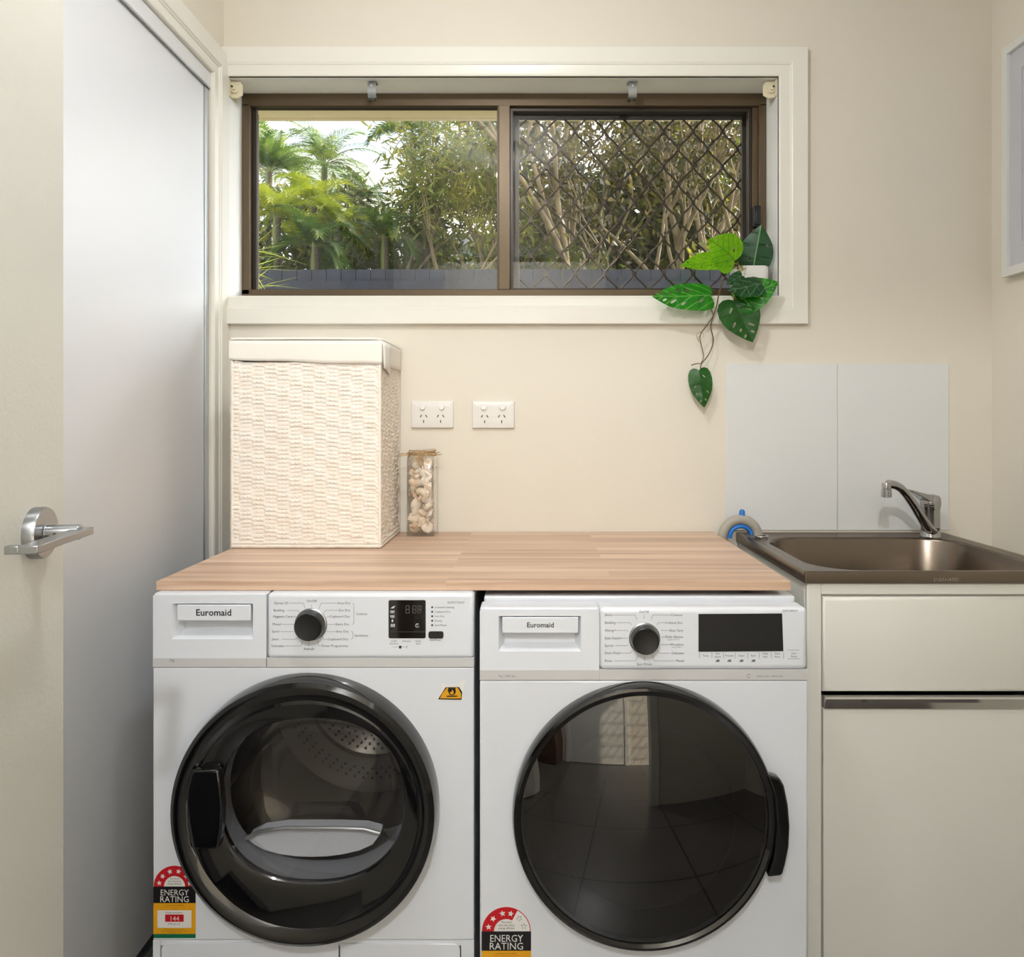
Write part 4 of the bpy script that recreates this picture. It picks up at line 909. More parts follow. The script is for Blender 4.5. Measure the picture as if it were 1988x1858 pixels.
for k in range(8):
    sx = -1 if k < 4 else 1; b = Vector((cxv+sx*(hw-0.004), vy0-0.0035, vz1-0.008-0.0015*(k % 4)))
    w.tube([b, b+Vector((sx*0.012, -0.001, -0.001+0.002*(k % 3))), b+Vector((sx*(0.018+0.003*(k % 4)), -0.002, (-0.001 if sx < 0 else 0.004)+0.003*(k % 3)-0.004))], [0.0012, 0.0011, 0.0007], 5)
for k in range(6):
    b = Vector((cxv-0.012+0.004*k, vy0-0.0028, vz1-0.015)); w.tube([b, b+Vector((0.004-0.001*k, -0.0015, -0.012)), b+Vector((0.012-0.0015*k, -0.001, -0.026-0.005*(k % 3)))], [0.0009, 0.0008, 0.0004], 5)
ob('raffia_tie', w, M_raffia, va, smooth=60)
# shells
def shell_cockle():
    w = MB(); vs = []; fs = []; nr, na = 8, 26
    for i in range(nr+1):
        t = i/nr; r = 0.0145*t
        for k in range(na):
            a = 2*math.pi*k/na; rib = 1+0.07*t*(1 if k % 2 else -1)
            vs.append((r*math.cos(a)*rib*(1.05-0.25*math.sin(a)*(1 if math.sin(a) < 0 else 0.3)), r*math.sin(a)*rib*0.95-0.003*(1-t), 0.0085*math.sqrt(max(0, 1-t*t))+0.0003))
    for i in range(nr):
        for k in range(na): fs.append((i*na+k, (i+1)*na+k, (i+1)*na+(k+1)%na, i*na+(k+1)%na))
    nb = len(vs)
    for i in range(nr+1):
        t = 1-i/nr; r = 0.0145*t
        for k in range(na):
            a = 2*math.pi*k/na; vs.append((r*math.cos(a), r*math.sin(a)*0.95, -0.0045*math.sqrt(max(0, 1-t*t))))
    for i in range(nr):
        for k in range(na): fs.append((nb+i*na+k, nb+(i+1)*na+k, nb+(i+1)*na+(k+1)%na, nb+i*na+(k+1)%na))
    return w.add(vs, fs)
def shell_spiral(L=0.030, R=0.0085, turns=5):
    w = MB(); pts = []; rs = []; n = 70
    for i in range(n+1):
        t = i/n; a = t*turns*2*math.pi; rad = R*(1-t)**1.05*0.55
        pts.append((rad*math.cos(a), rad*math.sin(a), L*(t**0.8)-L*0.4)); rs.append(max(0.0006, R*0.62*(1-t)**0.95))
    w.tube(pts, rs, 10); w.lathe([(0.0005, -L*0.45), (R*0.55, -L*0.34), (R*0.75, -L*0.15), (R*0.45, L*0.25), (0.0006, L*0.6)], (0, 0, 0), n=14); return w
def shell_moon():
    w = MB(); pts = []; rs = []; n = 60
    for i in range(n+1):
        t = i/n; a = t*2.4*2*math.pi; g = (1-t)**1.3; pts.append((0.0075*g*math.cos(a), 0.0075*g*math.sin(a), 0.007*t)); rs.append(max(0.0008, 0.0082*g))
    w.tube(pts, rs, 14); return w
def shell_fan():
    w = MB(); vs = []; fs = []; nr, na = 7, 25
    for s in (0, 1):
        for i in range(nr+1):
            t = i/nr
            for k in range(na):
                a = math.radians(-62+124*k/(na-1)); r = 0.024*t*(1+0.03*math.cos(a*2)); rip = 0.0006*(1 if k % 2 else -1)*t
                vs.append((r*math.sin(a), r*math.cos(a)-0.012, (0.005*math.sin(math.pi*min(1, t*0.9))+rip-s*0.0012)))
    for s in (0, 1):
        b = s*(nr+1)*na
        for i in range(nr):
            for k in range(na-1):
                q = (b+i*na+k, b+(i+1)*na+k, b+(i+1)*na+k+1, b+i*na+k+1); fs.append(q if s == 0 else q[::-1])
    return w.add(vs, fs)
kinds = [(shell_cockle, 'cockle_shell', (236, 226, 208), (222, 200, 176), 'rounded cream cockle shell packed inside the square glass vase', 'cockle shells in the glass vase'),
         (shell_moon, 'moon_snail_shell', (232, 218, 196), (206, 176, 146), 'plump coiled cream snail shell packed inside the square glass vase', 'coiled snail shells in the glass vase'),
         (shell_spiral, 'whelk_shell', (224, 200, 174), (190, 150, 118), 'pointed tan spiral shell packed inside the square glass vase', 'pointed spiral shells in the glass vase'),
         (shell_fan, 'scallop_shell', (238, 230, 218), (214, 184, 164), 'flat pale fan-shaped shell packed inside the square glass vase', 'fan shells in the glass vase')]
protos = []
for (fn, nm, c1, c2, lb, gr) in kinds:
    o = ob(nm, fn(), mat(nm+'_surface', c1, 0.45, var=c2, vscale=90), base=(0, 0, 0), smooth=50); tag(o, lb, 'seashell', gr); protos.append([o, 0])
random.seed(11); slots = []
zl = vz0+0.0165; k = 0
while zl < vz1-0.018:
    for (ix, iy) in ((0, 0), (1, 0), (0, 1), (1, 1)) +((0.5, -0.02),) if k % 3 else ((0, 0), (1, 0), (0.5, 1)):
        slots.append((vx0+0.0195+ix*0.0315+random.uniform(-0.0015, 0.0015), vy0+0.0195+iy*0.028+random.uniform(-0.002, 0.002), zl+random.uniform(-0.003, 0.004)+(0.006 if ix else 0)))
    zl += 0.0172; k += 1
for i, p in enumerate(slots):
    top = p[2] > vz1-0.075
    kd = random.choices([0, 1, 2, 3], [5, 3, 2, 2] if not top else [4, 4, 1, 3])[0]
    pr = protos[kd]; o = pr[0] if pr[1] == 0 else pr[0].copy()
    if pr[1]: COL.objects.link(o)
    pr[1] += 1
    o.location = p; o.rotation_euler = (random.uniform(0.7, 2.4) if kd in (0, 3) else random.uniform(0, 6), random.uniform(-0.7, 0.7), random.uniform(0, 6.28))
    s = random.uniform(1.08, 1.3) if kd != 2 else random.uniform(1.0, 1.2); o.scale = (s, s, s)

# ------------------------------------------------------------------ power points
M_gpo = mat('power_point_white', (232, 229, 224), 0.3); M_slot = mat('slot_dark', (40, 34, 30), 0.6)
def power_point(px0, px1, py0, py1, lb):
    y = YW-0.010; f = Face(y); x0, x1, z0, z1 = f.x(px0), f.x(px1), f.z(py1), f.z(py0); k = (x1-x0)/82
    t = thing('power_point', ((x0+x1)/2, YW, z0), lb, 'power outlet')
    w = MB(); pts = rrect(x0, x1, z0, z1, 0.002); cx, cz = (x0+x1)/2, (z0+z1)/2
    secs = [(0.0, YW-0.0002), (0.0, YW-0.007), (0.0015, YW-0.0095), (0.010, YW-0.0108), (0.016, YW-0.0110)]
    vs = []; n = len(pts)
    for (ins, yy) in secs: vs += [(cx+(x-cx)*(1-ins/((x1-x0)/2)), yy, cz+(z-cz)*(1-ins/((z1-z0)/2))) for x, z in pts]
    fs = [(i*n+a, (i+1)*n+a, (i+1)*n+(a+1)%n, i*n+(a+1)%n) for i in range(len(secs)-1) for a in range(n)]+[tuple((len(secs)-1)*n+a for a in range(n-1, -1, -1))]
    w.add(vs, [f_[::-1] for f_ in fs]); po = ob('plate', w, M_gpo, t, smooth=30)
    for sx in (-1, 1):
        s = MB(); sxp = cx+sx*k*18.5+0.0; s.lathe([(k*6, -0.0105), (k*6, -0.0150), (k*5.2, -0.0165), (0, -0.0165)], (sxp-0.0, YW, z1-k*11.5), (0, 1, 0), 24, capend=False); ob('switch', s, mat('switch_white', (240, 240, 240), 0.25) if 'switch_white' not in bpy.data.materials else bpy.data.materials['switch_white'], t, smooth=40)
        s = MB(); ox, oz = cx+sx*k*16.5, cz-k*8
        for (dx_, dz_, ang) in ((-k*5.2, k*5, -32), (k*5.2, k*5, 32), (0, -k*5.5, 0)):
            a = math.radians(ang); d = Vector((-math.sin(a), 0, math.cos(a)))*k*2.7; n_2 = Vector((math.cos(a), 0, math.sin(a)))*k*0.85; c = Vector((ox+dx_, YW-0.0113, oz+dz_))
            s.prism([((c+d+n_2).x, (c+d+n_2).z), ((c+d-n_2).x, (c+d-n_2).z), ((c-d-n_2).x, (c-d-n_2).z), ((c-d+n_2).x, (c-d+n_2).z)], YW-0.0113, YW-0.0108)
        ob('socket_slots', s, M_slot, t, smooth=0)
power_point(798, 880, 778.5, 831, 'white double power point left of its twin, above the shell vase')
power_point(916.5, 998.5, 779, 831.5, 'white double power point on the right, in the middle of the wall')

# ------------------------------------------------------------------ plant trailing from the sill
random.seed(3)
M_lime_backlit = leaf_mat('backlit_lime_leaf', (120, 190, 18), (150, 216, 30), scale=22, transl=0.62, vein=(86, 136, 14), nveins=10)  # window backlight put into the colour of the two upper leaves
M_green = leaf_mat('green_leaf', (22, 112, 16), (48, 142, 26), scale=26, transl=0.3, vein=(120, 184, 90), nveins=8, rough=0.3)
M_dark = leaf_mat('dark_leaf', (22, 74, 14), (34, 98, 20), scale=26, transl=0.25, vein=(16, 58, 14), nveins=8)
M_deep = leaf_mat('deep_green_leaf', (16, 60, 30), (24, 76, 34), scale=26, transl=0.15, vein=(96, 140, 92), nveins=6, rough=0.3)
M_back = leaf_mat('back_leaf', (20, 66, 36), (26, 82, 42), scale=26, transl=0.15, vein=(150, 190, 130), nveins=0)
M_stem = mat('brown_vine', (112, 88, 52), 0.7, var=(86, 66, 40), vscale=80); M_pstem = mat('pale_stem', (170, 150, 86), 0.6)
M_pot = mat('white_ceramic', (232, 230, 228), 0.2, coat=0.4)
pl = thing('potted_plant', (0.598, 2.045, WZ0), 'trailing plant with holed green leaves in a white pot on the window sill', 'potted plant')
w = MB(); pz = WZ0+0.0005; px0_, px1_ = 0.553, 0.6425
stack(w, [(rr(px0_+0.012, px1_-0.012, 2.010, 2.078, 0.014, 6), pz), (rr(px0_+0.004, px1_-0.004, 2.004, 2.084, 0.018, 6), pz+0.01), (rr(px0_, px1_, 2.000, 2.088, 0.018, 6), pz+0.04), (rr(px0_, px1_, 2.000, 2.088, 0.018, 6), pz+0.081), (rr(px0_+0.003, px1_-0.003, 2.003, 2.085, 0.016, 6), pz+0.084), (rr(px0_+0.006, px1_-0.006, 2.006, 2.082, 0.014, 6), pz+0.082), (rr(px0_+0.006, px1_-0.006, 2.006, 2.082, 0.014, 6), pz+0.065)])
ob('pot', w, M_pot, pl, smooth=50)

def leaf(base, tip, width, nrmv, m, fold=0.25, curl=0.12, holes=5, hs=1.0, skew=0.0, shape=0):
    """pierced heart-shaped leaf; base and tip in world space, nrmv approx surface normal"""
    base = Vector(base); tip = Vector(tip); V = tip-base; L = V.length; V.normalize(); Nn = Vector(nrmv); Nn = (Nn-V*Nn.dot(V)).normalized(); U = V.cross(Nn)
    prof = [(0.0, 0.0), (0.10, -0.055), (0.24, -0.075), (0.38, -0.03), (0.47, 0.08), (0.50, 0.24), (0.485, 0.40), (0.43, 0.55), (0.33, 0.69), (0.21, 0.82), (0.09, 0.93), (0.0, 1.0)]
    w = MB(); w.uv = []
    for s in (-1, 1):
        outer = []
        for i in range(len(prof)-1):
            for q in range(4):
                t = q/4; outer.append((prof[i][0]+(prof[i+1][0]-prof[i][0])*t, prof[i][1]+(prof[i+1][1]-prof[i][1])*t))
        outer.append((0.0, 1.0)); outer += [(0.0, 1-i/16) for i in range(1, 16)]
        loops = [[Vector((x*s, y, 0)) for x, y in outer]]
        if holes:
            for h in range(holes):
                vc = 0.17+0.62*h/max(1, holes-1)+(0.03 if s > 0 else 0); uc = (0.24 if h not in (0, holes-1) else 0.17)*(1 if vc < 0.62 else 0.62); a = math.radians(48)
                if (h*7+int(s)+int(L*1000)) % 5 == 0: continue
                ln, wd_ = 0.082*hs*(1 if vc < 0.65 else 0.6), 0.026*hs
                loops.append([Vector((s*(uc+math.cos(th)*ln*math.sin(a)-math.sin(th)*wd_*math.cos(a)), vc+math.cos(th)*ln*math.cos(a)*0.9+math.sin(th)*wd_*math.sin(a), 0)) for th in [2*math.pi*k/12 for k in range(12)]])
        # add interior support points by splitting rows: tessellate plain
        tris = tessellate_polygon(loops); flat = [p for lp in loops for p in lp]
        vs = []
        for p in flat:
            u, v = p.x, p.y; wdt = width
            d = fold*abs(u)*width*(1-0.9*abs(u))-curl*L*(v*v)*0.9+0.012*L*math.sin(v*9+u*5)-0.25*fold*abs(u)**2*width*2
            vs.append(base+V*(v*L)+U*(u*width+skew*v*(1-v)*width)+Nn*d); w.uv.append((u+0.5, v))
        w.add(vs, [tuple(t) for t in tris])
    o = ob('leaf', w, m, pl, smooth=70)
    return o
C = Vector((0, -1, 0))
def LF(b, t, wpx, n, m, yb, yt, **k): leaf(P(b[0], b[1], yb), P(t[0], t[1], yt), wpx*((yb+yt)/2)/F, n, m, **k)
LF((1408, 504), (1321, 515), 48, (0.05, -0.8, 0.45), M_lime_backlit, 1.97, 1.93, fold=0.3, curl=0.05, holes=4, hs=0.7)
LF((1426, 506), (1376, 464), 82, (0.15, -1, 0.15), M_lime_backlit, 1.965, 1.945, fold=0.15, curl=0.06, holes=3, hs=0.9, skew=0.2)
LF((1463, 516), (1478, 436), 66, (-0.2, -1, 0.1), M_back, 2.02, 2.00, fold=-0.3, curl=0.08, holes=3, hs=0.7)
LF((1379, 574), (1268, 573), 62, (0.0, -1, 0.35), M_green, 1.95, 1.905, fold=-0.45, curl=0.06, holes=5)
LF((1432, 585), (1512, 546), 66, (0.1, -1, 0.2), M_green, 1.945, 1.93, fold=0.25, curl=0.08, holes=3, hs=0.6)
LF((1478, 551), (1414, 563), 48, (0.1, -0.9, 0.5), M_deep, 1.925, 1.905, fold=-0.5, curl=0.05, holes=3, hs=0.6)
LF((1440, 535), (1410, 552), 26, (0.2, -0.9, 0.4), M_deep, 1.945, 1.93, fold=0.3, curl=0.05, holes=0)
LF((1423, 583), (1463, 663), 80, (-0.05, -1, 0.1), M_dark, 1.945, 1.925, fold=0.18, curl=0.10, holes=5, hs=1.05)
LF((1357, 719), (1368, 791), 46, (-0.1, -1, 0.1), M_dark, 1.955, 1.945, fold=-0.35, curl=0.08, holes=4, hs=0.8)
def stem(pts, r, m=M_stem): 
    w = MB(); P_ = [P(*p) for p in pts]
    sm = []
    for i in range(len(P_)-1):
        a, b = P_[i], P_[i+1]; pa = P_[max(i-1, 0)]; pb = P_[min(i+2, len(P_)-1)]
        for q_ in range(4):
            t = q_/4; sm.append(0.5*((2*a)+(b-pa)*t+(2*pa-5*a+4*b-pb)*t*t+(3*a-pa-3*b+pb)*t**3))
    sm.append(P_[-1]); w.tube(sm, [r*(1-0.35*i/len(sm)) for i in range(len(sm))], 6); ob('stem', w, m, pl, smooth=60)
stem([(1445, 540, 2.03), (1425, 512, 1.99), (1408, 535, 1.965), (1397, 565, 1.95), (1391, 595, 1.945), (1385, 613, 1.945), (1380, 635, 1.95), (1385, 662, 1.955), (1376, 688, 1.955), (1362, 706, 1.955), (1360, 716, 1.955)], 0.0021)
stem([(1385, 613, 1.945), (1372, 632, 1.95), (1359, 652, 1.955), (1363, 676, 1.955), (1366, 692, 1.955), (1361, 706, 1.955)], 0.0015)
stem([(1342, 709, 1.95), (1352, 706, 1.953), (1362, 706, 1.955)], 0.0014)
stem([(1374, 585, 1.95), (1380, 598, 1.948), (1385, 613, 1.945)], 0.0016)
stem([(1450, 530, 2.02), (1436, 515, 1.985), (1425, 511, 1.965)], 0.0016, M_pstem)
stem([(1446, 535, 2.02), (1428, 520, 1.985), (1415, 512, 1.972), (1412, 504, 1.97)], 0.0015, M_pstem)
stem([(1455, 535, 2.03), (1440, 516, 2.0), (1433, 530, 1.965), (1424, 565, 1.95), (1424, 584, 1.945)], 0.0016, M_pstem)
stem([(1458, 535, 2.03), (1466, 520, 2.02), (1468, 514, 2.02)], 0.0015, M_pstem)
stem([(1448, 520, 2.0), (1430, 535, 1.96), (1418, 560, 1.945), (1432, 585, 1.945)], 0.0014, M_pstem)
stem([(1359, 652, 1.955), (1354, 658, 1.955), (1358, 664, 1.955), (1352, 650, 1.955), (1363, 645, 1.955), (1366, 655, 1.955)], 0.0008, M_pstem)

# ------------------------------------------------------------------ splashback sheets
M_splash = mat('splashback_white', (226, 227, 226), 0.22)
for (a, b, lb) in ((1410, 1625.6, 'left white splashback sheet on the wall behind the sink'), (1626.6, 1842, 'right white splashback sheet on the wall, behind the tap')):
    y = YW-0.003; o = ob('splashback_panel', MB().box((a-CX)*y/F, (b-CX)*y/F, y, YW-0.0004, 0.872, H-(706-CY)*y/F), M_splash, bev=0.0008); tag(o, lb, 'splashback', 'splashback sheets')

# ------------------------------------------------------------------ sink cabinet
cab = thing('sink_cabinet', (0.83, 1.74, 0.0), 'cream laminate laundry cabinet under the steel sink', 'cabinet')
fc = Face(1.490); cxl = fc.x(1567); cxr = 1.112; zt = 0.8435
w = MB(); w.box(cxl, cxl+0.016, 1.505, 1.985, 0.0, zt); w.box(cxr-0.016, cxr, 1.505, 1.985, 0.0, zt); w.box(cxl+0.016, cxr-0.016, 1.975, 1.985, 0.05, zt); w.box(cxl+0.016, cxr-0.016, 1.53, 1.975, 0.06, 0.076)
w.box(cxl, fc.x(1595), fc.y, 1.506, 0.0, zt); w.box(cxr-0.03, cxr, fc.y, 1.506, 0.0, zt); w.box(fc.x(1595), cxr-0.03, fc.y, 1.506, fc.z(1155), zt); w.box(fc.x(1595), cxr-0.03, 1.50, 1.506, 0.05, fc.z(1352)); w.box(fc.x(1595), cxr-0.03, 1.50, 1.506, fc.z(1332), fc.z(1155)); w.box(fc.x(1595), cxr-0.03, 1.52, 1.53, 0.0, 0.06)
ob('carcass', w, M_cab, cab, bev=0.0025)
def pillow(x0, x1, z0, z1, y, d, b):
    """front with softly rounded edges"""
    w = MB(); secs = [(0, y), (0, y-d*0.35), (b*0.25, y-d*0.75), (b, y-d)]
    vs = []
    for ins, yy in secs: vs += [(x0+ins*0.5, yy, z0+ins), (x1-ins*0.5, yy, z0+ins), (x1-ins*0.5, yy, z1-ins), (x0+ins*0.5, yy, z1-ins)]
    fs = [(i*4+k, i*4+(k+1)%4, (i+1)*4+(k+1)%4, (i+1)*4+k) for i in range(3) for k in range(4)]+[(12, 13, 14, 15)]
    return w.add(vs, fs)
xa, xb = fc.x(1598), cxr-0.032
ob('drawer_front', pillow(xa, xb, fc.z(1344), fc.z(1158.5), 1.4995, 0.010, 0.010), M_cab, cab, smooth=50)
w = MB(); w.box(xa, xb, 1.488, 1.4995, 0.055, fc.z(1374)); dd = ob('door', w, M_cab, cab, bev=0.0012)
w = MB(); y = 1.487; ztp, zbt = fc.z(1348.5), fc.z(1373.5)
w.add([(xa, 1.499, ztp), (xb, 1.499, ztp), (xa, 1.478, ztp-0.001), (xb, 1.478, ztp-0.001), (xa, 1.4755, ztp-0.004), (xb, 1.4755, ztp-0.004), (xa, 1.4810, ztp-0.013), (xb, 1.4810, ztp-0.013), (xa, 1.4835, zbt), (xb, 1.4835, zbt), (xa, 1.499, zbt), (xb, 1.499, zbt)],
      [(0, 2, 3, 1), (2, 4, 5, 3), (4, 6, 7, 5), (6, 8, 9, 7), (8, 10, 11, 9), (10, 0, 1, 11), (0, 10, 8, 6, 4, 2), (1, 3, 5, 7, 9, 11)])
ob('handle_strip', w, M_chrome, dd, smooth=20)

# ------------------------------------------------------------------ sink
sk = thing('laundry_sink', (0.826, 1.735, 0.845), 'stainless steel laundry sink set on the cream cabinet', 'sink')
kx0, kx1, ky0, ky1, kz = 0.546, 1.1045, 1.484, 1.989, 0.8675
bx0, bx1, by0, by1 = 0.588, 1.078, 1.512, 1.925
N = 96
def rrp(x0, x1, y0, y1, r, n=24):
    pts = []
    for (cx, cy, a) in ((x1-r, y1-r, 0), (x0+r, y1-r, 90), (x0+r, y0+r, 180), (x1-r, y0+r, 270)): pts += [(cx+r*math.cos(math.radians(a+90*i/(n-1))), cy+r*math.sin(math.radians(a+90*i/(n-1)))) for i in range(n)]
    return pts
w = MB()
def bowl(ins, r): return rrp(bx0+ins, bx1-ins, by0+ins, by1-ins, r)
stack(w, [(rrp(kx0, kx1, ky0, ky1, 0.003), kz-0.0235), (rrp(kx0, kx1, ky0, ky1, 0.003), kz-0.002), (rrp(kx0+0.002, kx1-0.002, ky0+0.002, ky1-0.002, 0.003), kz), (rrp(kx0+0.012, kx1-0.012, ky0+0.010, ky1-0.012, 0.004), kz), (rrp(kx0+0.018, kx1-0.018, ky0+0.0125, ky1-0.018, 0.006), kz-0.003),
          (bowl(-0.004, 0.104), kz-0.0030), (bowl(0.0, 0.10), kz-0.0045), (bowl(0.003, 0.098), kz-0.010), (bowl(0.012, 0.09), kz-0.12), (bowl(0.030, 0.08), kz-0.205), (bowl(0.055, 0.06), kz-0.222), (bowl(0.15, 0.03), kz-0.227), (bowl(0.20, 0.005), kz-0.230)], cap0=False, cap1=True)
ob('basin', w, M_steel, sk, smooth=50)
w = MB(); w.lathe([(0.040, 0.0), (0.040, 0.002), (0.032, 0.003), (0.030, -0.002), (0.0, -0.002)], (0.833, 1.718, kz-0.2300), n=32, capend=False); ob('drain', w, M_chrome, sk)
w = MB(); w.text('EVERHARD', (1837-CX)*ky0/F, ky0-0.0003, H-(1128.5-CY)*ky0/F, 7.0*ky0/F, 0); ob('engraved_lettering', w, mat('engraved_grey', (150, 140, 130), 0.5), sk, smooth=0)

# ------------------------------------------------------------------ mixer tap
tp = thing('mixer_tap', (1.043, 1.932, kz-0.003), 'chrome mixer tap standing on the back corner of the sink', 'tap')
tx, ty = 1.0425, 1.935; z0_ = kz-0.003
w = MB(); w.lathe([(0.0255, 0), (0.0255, 0.004), (0.0235, 0.006), (0.0235, 0.024), (0.0240, 0.0245), (0.0240, 0.026), (0.0232, 0.0265), (0.0228, 0.070), (0.0235, 0.074), (0.0245, 0.078), (0.0245, 0.082)], (tx, ty, z0_), n=40)
ob('tap_body', w, M_tap, tp, smooth=45)
w = MB(); cen = Vector((tx, ty, z0_+0.082))
w.lathe([(0.0250, 0.0), (0.0255, 0.003), (0.0250, 0.017), (0.0215, 0.025), (0.013, 0.028), (0, 0.0285)], cen, n=36, capend=False)
d = Vector((-0.92, -0.38, 0)).normalized(); s_ = Vector((-d.y, d.x, 0))
def lev(w, secs):
    vs = []; fs = []
    for (t, h, hw, thk) in secs: c = cen+d*t+Vector((0, 0, h)); vs += [c-s_*hw-Vector((0, 0, thk)), c+s_*hw-Vector((0, 0, thk)), c+s_*hw*0.8, c-s_*hw*0.8]
    for i in range(len(secs)-1):
        for k in range(4): fs.append((i*4+k, i*4+(k+1)%4, i*4+4+(k+1)%4, i*4+4+k))
    fs += [(3, 2, 1, 0), tuple((len(secs)-1)*4+k for k in range(4))]; w.add(vs, fs)
lev(w, [(0.005, 0.029, 0.021, 0.020), (0.022, 0.030, 0.019, 0.018), (0.045, 0.036, 0.015, 0.011), (0.068, 0.042, 0.012, 0.007), (0.080, 0.045, 0.009, 0.005)])
ob('tap_lever', w, M_tap, tp, bev=0.002, smooth=45)
w = MB(); pth = [P(1812, 1032, 1.925), P(1800, 1022, 1.905), P(1788, 1003, 1.885), P(1774, 980, 1.865), P(1760, 960, 1.848), P(1748, 947, 1.832), P(1736, 941, 1.820), P(1724, 939.5, 1.812)]
w.tube(pth, [0.013, 0.0125, 0.0115, 0.011, 0.0105, 0.0105, 0.0105, 0.0105], 18); ob('spout', w, M_tap, tp, smooth=60)
w = MB(); c = P(1721, 938, 1.811); w.lathe([(0.0100, 0.001), (0.0108, -0.001), (0.0108, -0.013), (0.0102, -0.0135), (0.0102, -0.0145), (0.0118, -0.015), (0.0125, -0.034), (0.010, -0.035)], c, n=28); ob('aerator', w, M_tap, tp, smooth=40)

# ------------------------------------------------------------------ drain hose hooked over the sink
M_hose = mat('grey_drain_hose', (170, 164, 152), 0.55, bump=0.0); M_blue = mat('blue_hose_guide', (36, 116, 204), 0.4)
hs_ = thing('drain_hose', (0.53, 1.93, 0.6), 'grey corrugated drain hose arching over the sink edge in a blue guide', 'hose')
hy = 1.925; hc_ = Vector((0.5405, hy, 0.868)); R0 = 0.0455
def arcp(r, a0, a1, n, dy=0): return [(hc_.x+r*math.cos(math.radians(a0+(a1-a0)*i/n)), hy+dy, hc_.z-0.003+r*0.98*math.sin(math.radians(a0+(a1-a0)*i/n))) for i in range(n+1)]
pts = [(hc_.x-R0+0.012, hy, 0.60), (hc_.x-R0+0.012, hy, 0.70), (hc_.x-R0+0.010, hy, 0.80), (hc_.x-R0+0.002, hy, 0.845)]+arcp(R0, 176, 6, 60)
w = MB(); w.tube(pts, [0.0125+(0.0007 if i % 2 else -0.0003) for i in range(len(pts))], 14); ob('hose_pipe', w, M_hose, hs_, smooth=60)
w = MB(); w.tube(arcp(R0-0.0165, 184, 14, 30, -0.006), 0.0052, 10); w.tube(arcp(R0-0.0165, 184, 14, 30, 0.006), 0.0052, 10); ob('hose_guide', w, M_blue, hs_, smooth=60)
w = MB(); w.lathe([(0.0, 0.006), (0.005, 0.005), (0.0072, 0.0), (0.0075, -0.008), (0.010, -0.014)], (hc_.x+0.006, hy+0.004, hc_.z+R0+0.017), n=18, capend=False); ob('guide_tab', w, M_blue, hs_, smooth=60)
w = MB(); pl_ = [(hc_.x+R0+0.006+0.0165*math.cos(2*math.pi*i/24), hy-0.012+0.0165*math.sin(2*math.pi*i/24), kz+0.0015) for i in range(25)]; w.tube(pl_, 0.0022, 8); rg = ob('sink_ring', w, M_chrome, smooth=60)
tag(rg, 'small chrome ring lying on the sink corner below the hose end', 'ring')

# ------------------------------------------------------------------ picture on the right wall
pc = thing('framed_picture', (XR, 1.56, 1.54), 'white box-framed pale picture hung on the right wall', 'picture frame')
M_pfr = mat('white_frame_paint', (226, 228, 224), 0.35)
w = MB(); ya, yb, za, zb = 1.914, 1.22, 1.5395, 2.130
def yz_ring(w, o, i, x0, x1):
    def c(r, x): return [(x, r[0], r[2]), (x, r[1], r[2]), (x, r[1], r[3]), (x, r[0], r[3])]
    vs = c(o, x0)+c(i, x0)+c(o, x1)+c(i, x1); fs = []
    for k in range(4): j = (k+1)%4; fs += [(k, j, 4+j, 4+k), (8+j, 8+k, 12+k, 12+j), (j, k, 8+k, 8+j), (4+k, 4+j, 12+j, 12+k)]
    w.add(vs, fs)
yz_ring(w, (yb, ya, za, zb), (yb+0.020, ya-0.020, za+0.022, zb-0.020), 1.2155, XR-0.0005); ob('frame', w, M_pfr, pc, smooth=0)
w = MB(); yz_ring(w, (yb+0.020, ya-0.020, za+0.022, zb-0.020), (yb+0.075, ya-0.062, za+0.08, zb-0.075), 1.226, 1.229); ob('mat_board', w, mat('mat_board_pale', (212, 214, 222), 0.6), pc, smooth=0)
w = MB(); w.box(1.229, 1.231, yb+0.02, ya-0.02, za+0.02, zb-0.02); ob('print', w, mat('print_paper_pale', (204, 208, 220), 0.6), pc, smooth=0)
w = MB(); w.box(1.2215, 1.2225, yb+0.019, ya-0.019, za+0.021, zb-0.019); ob('glazing', w, glass_mat('picture_glass', (0.98, 0.98, 0.98)), pc, smooth=0)
# ------------------------------------------------------------------ garden beyond the window
GZ = -0.15
S(ob('ground', MB().box(-14, 18, 2.2, 30, GZ-0.05, GZ), mat('garden_soil_grass', (96, 100, 58), 0.9, var=(70, 78, 40), vscale=3), smooth=0), 'garden ground outside')
w = MB(); w.box(-2.2, 2.4, 2.166, 2.70, 2.274, 2.30); w.box(-2.2, 2.4, 2.70, 2.72, 2.268, 2.40)
w.box(-2.2, 2.4, 2.56, 2.565, 2.268, 2.274)
S(ob('eave', w, mat('eave_cream', (214, 202, 172), 0.6), smooth=0), 'cream eave soffit above the window outside')
S(ob('roof', MB().box(-2.4, 2.6, -1.6, 2.72, 2.46, 2.56), mat('roof_sheet', (120, 116, 110), 0.6), smooth=0), 'roof above the rooms')
# paling fence
fe = thing('paling_fence', (1.0, 5.0, GZ), 'dark stained timber paling fence across the garden', 'fence')
M_fence = mat('dark_stained_timber', (36, 40, 52), 0.7, var=(30, 33, 42), vscale=3, stretch=(8, 8, 0.6))
random.seed(8); w = MB(); FT = H-(523-CY)*5.0/F
x = -5.0
while x < 6.5:
    h = FT+random.uniform(-0.002, 0.003); w.box(x, x+0.0965, 5.0, 5.016, GZ, h); x += 0.100
ob('palings', w, M_fence, fe, smooth=0)
w = MB(); w.box(-5, 6.5, 4.955, 5.0, FT-0.165, FT-0.085); w.box(-5, 6.5, 4.955, 5.0, GZ+0.3, GZ+0.38); ob('rails', w, M_fence, fe, smooth=0)
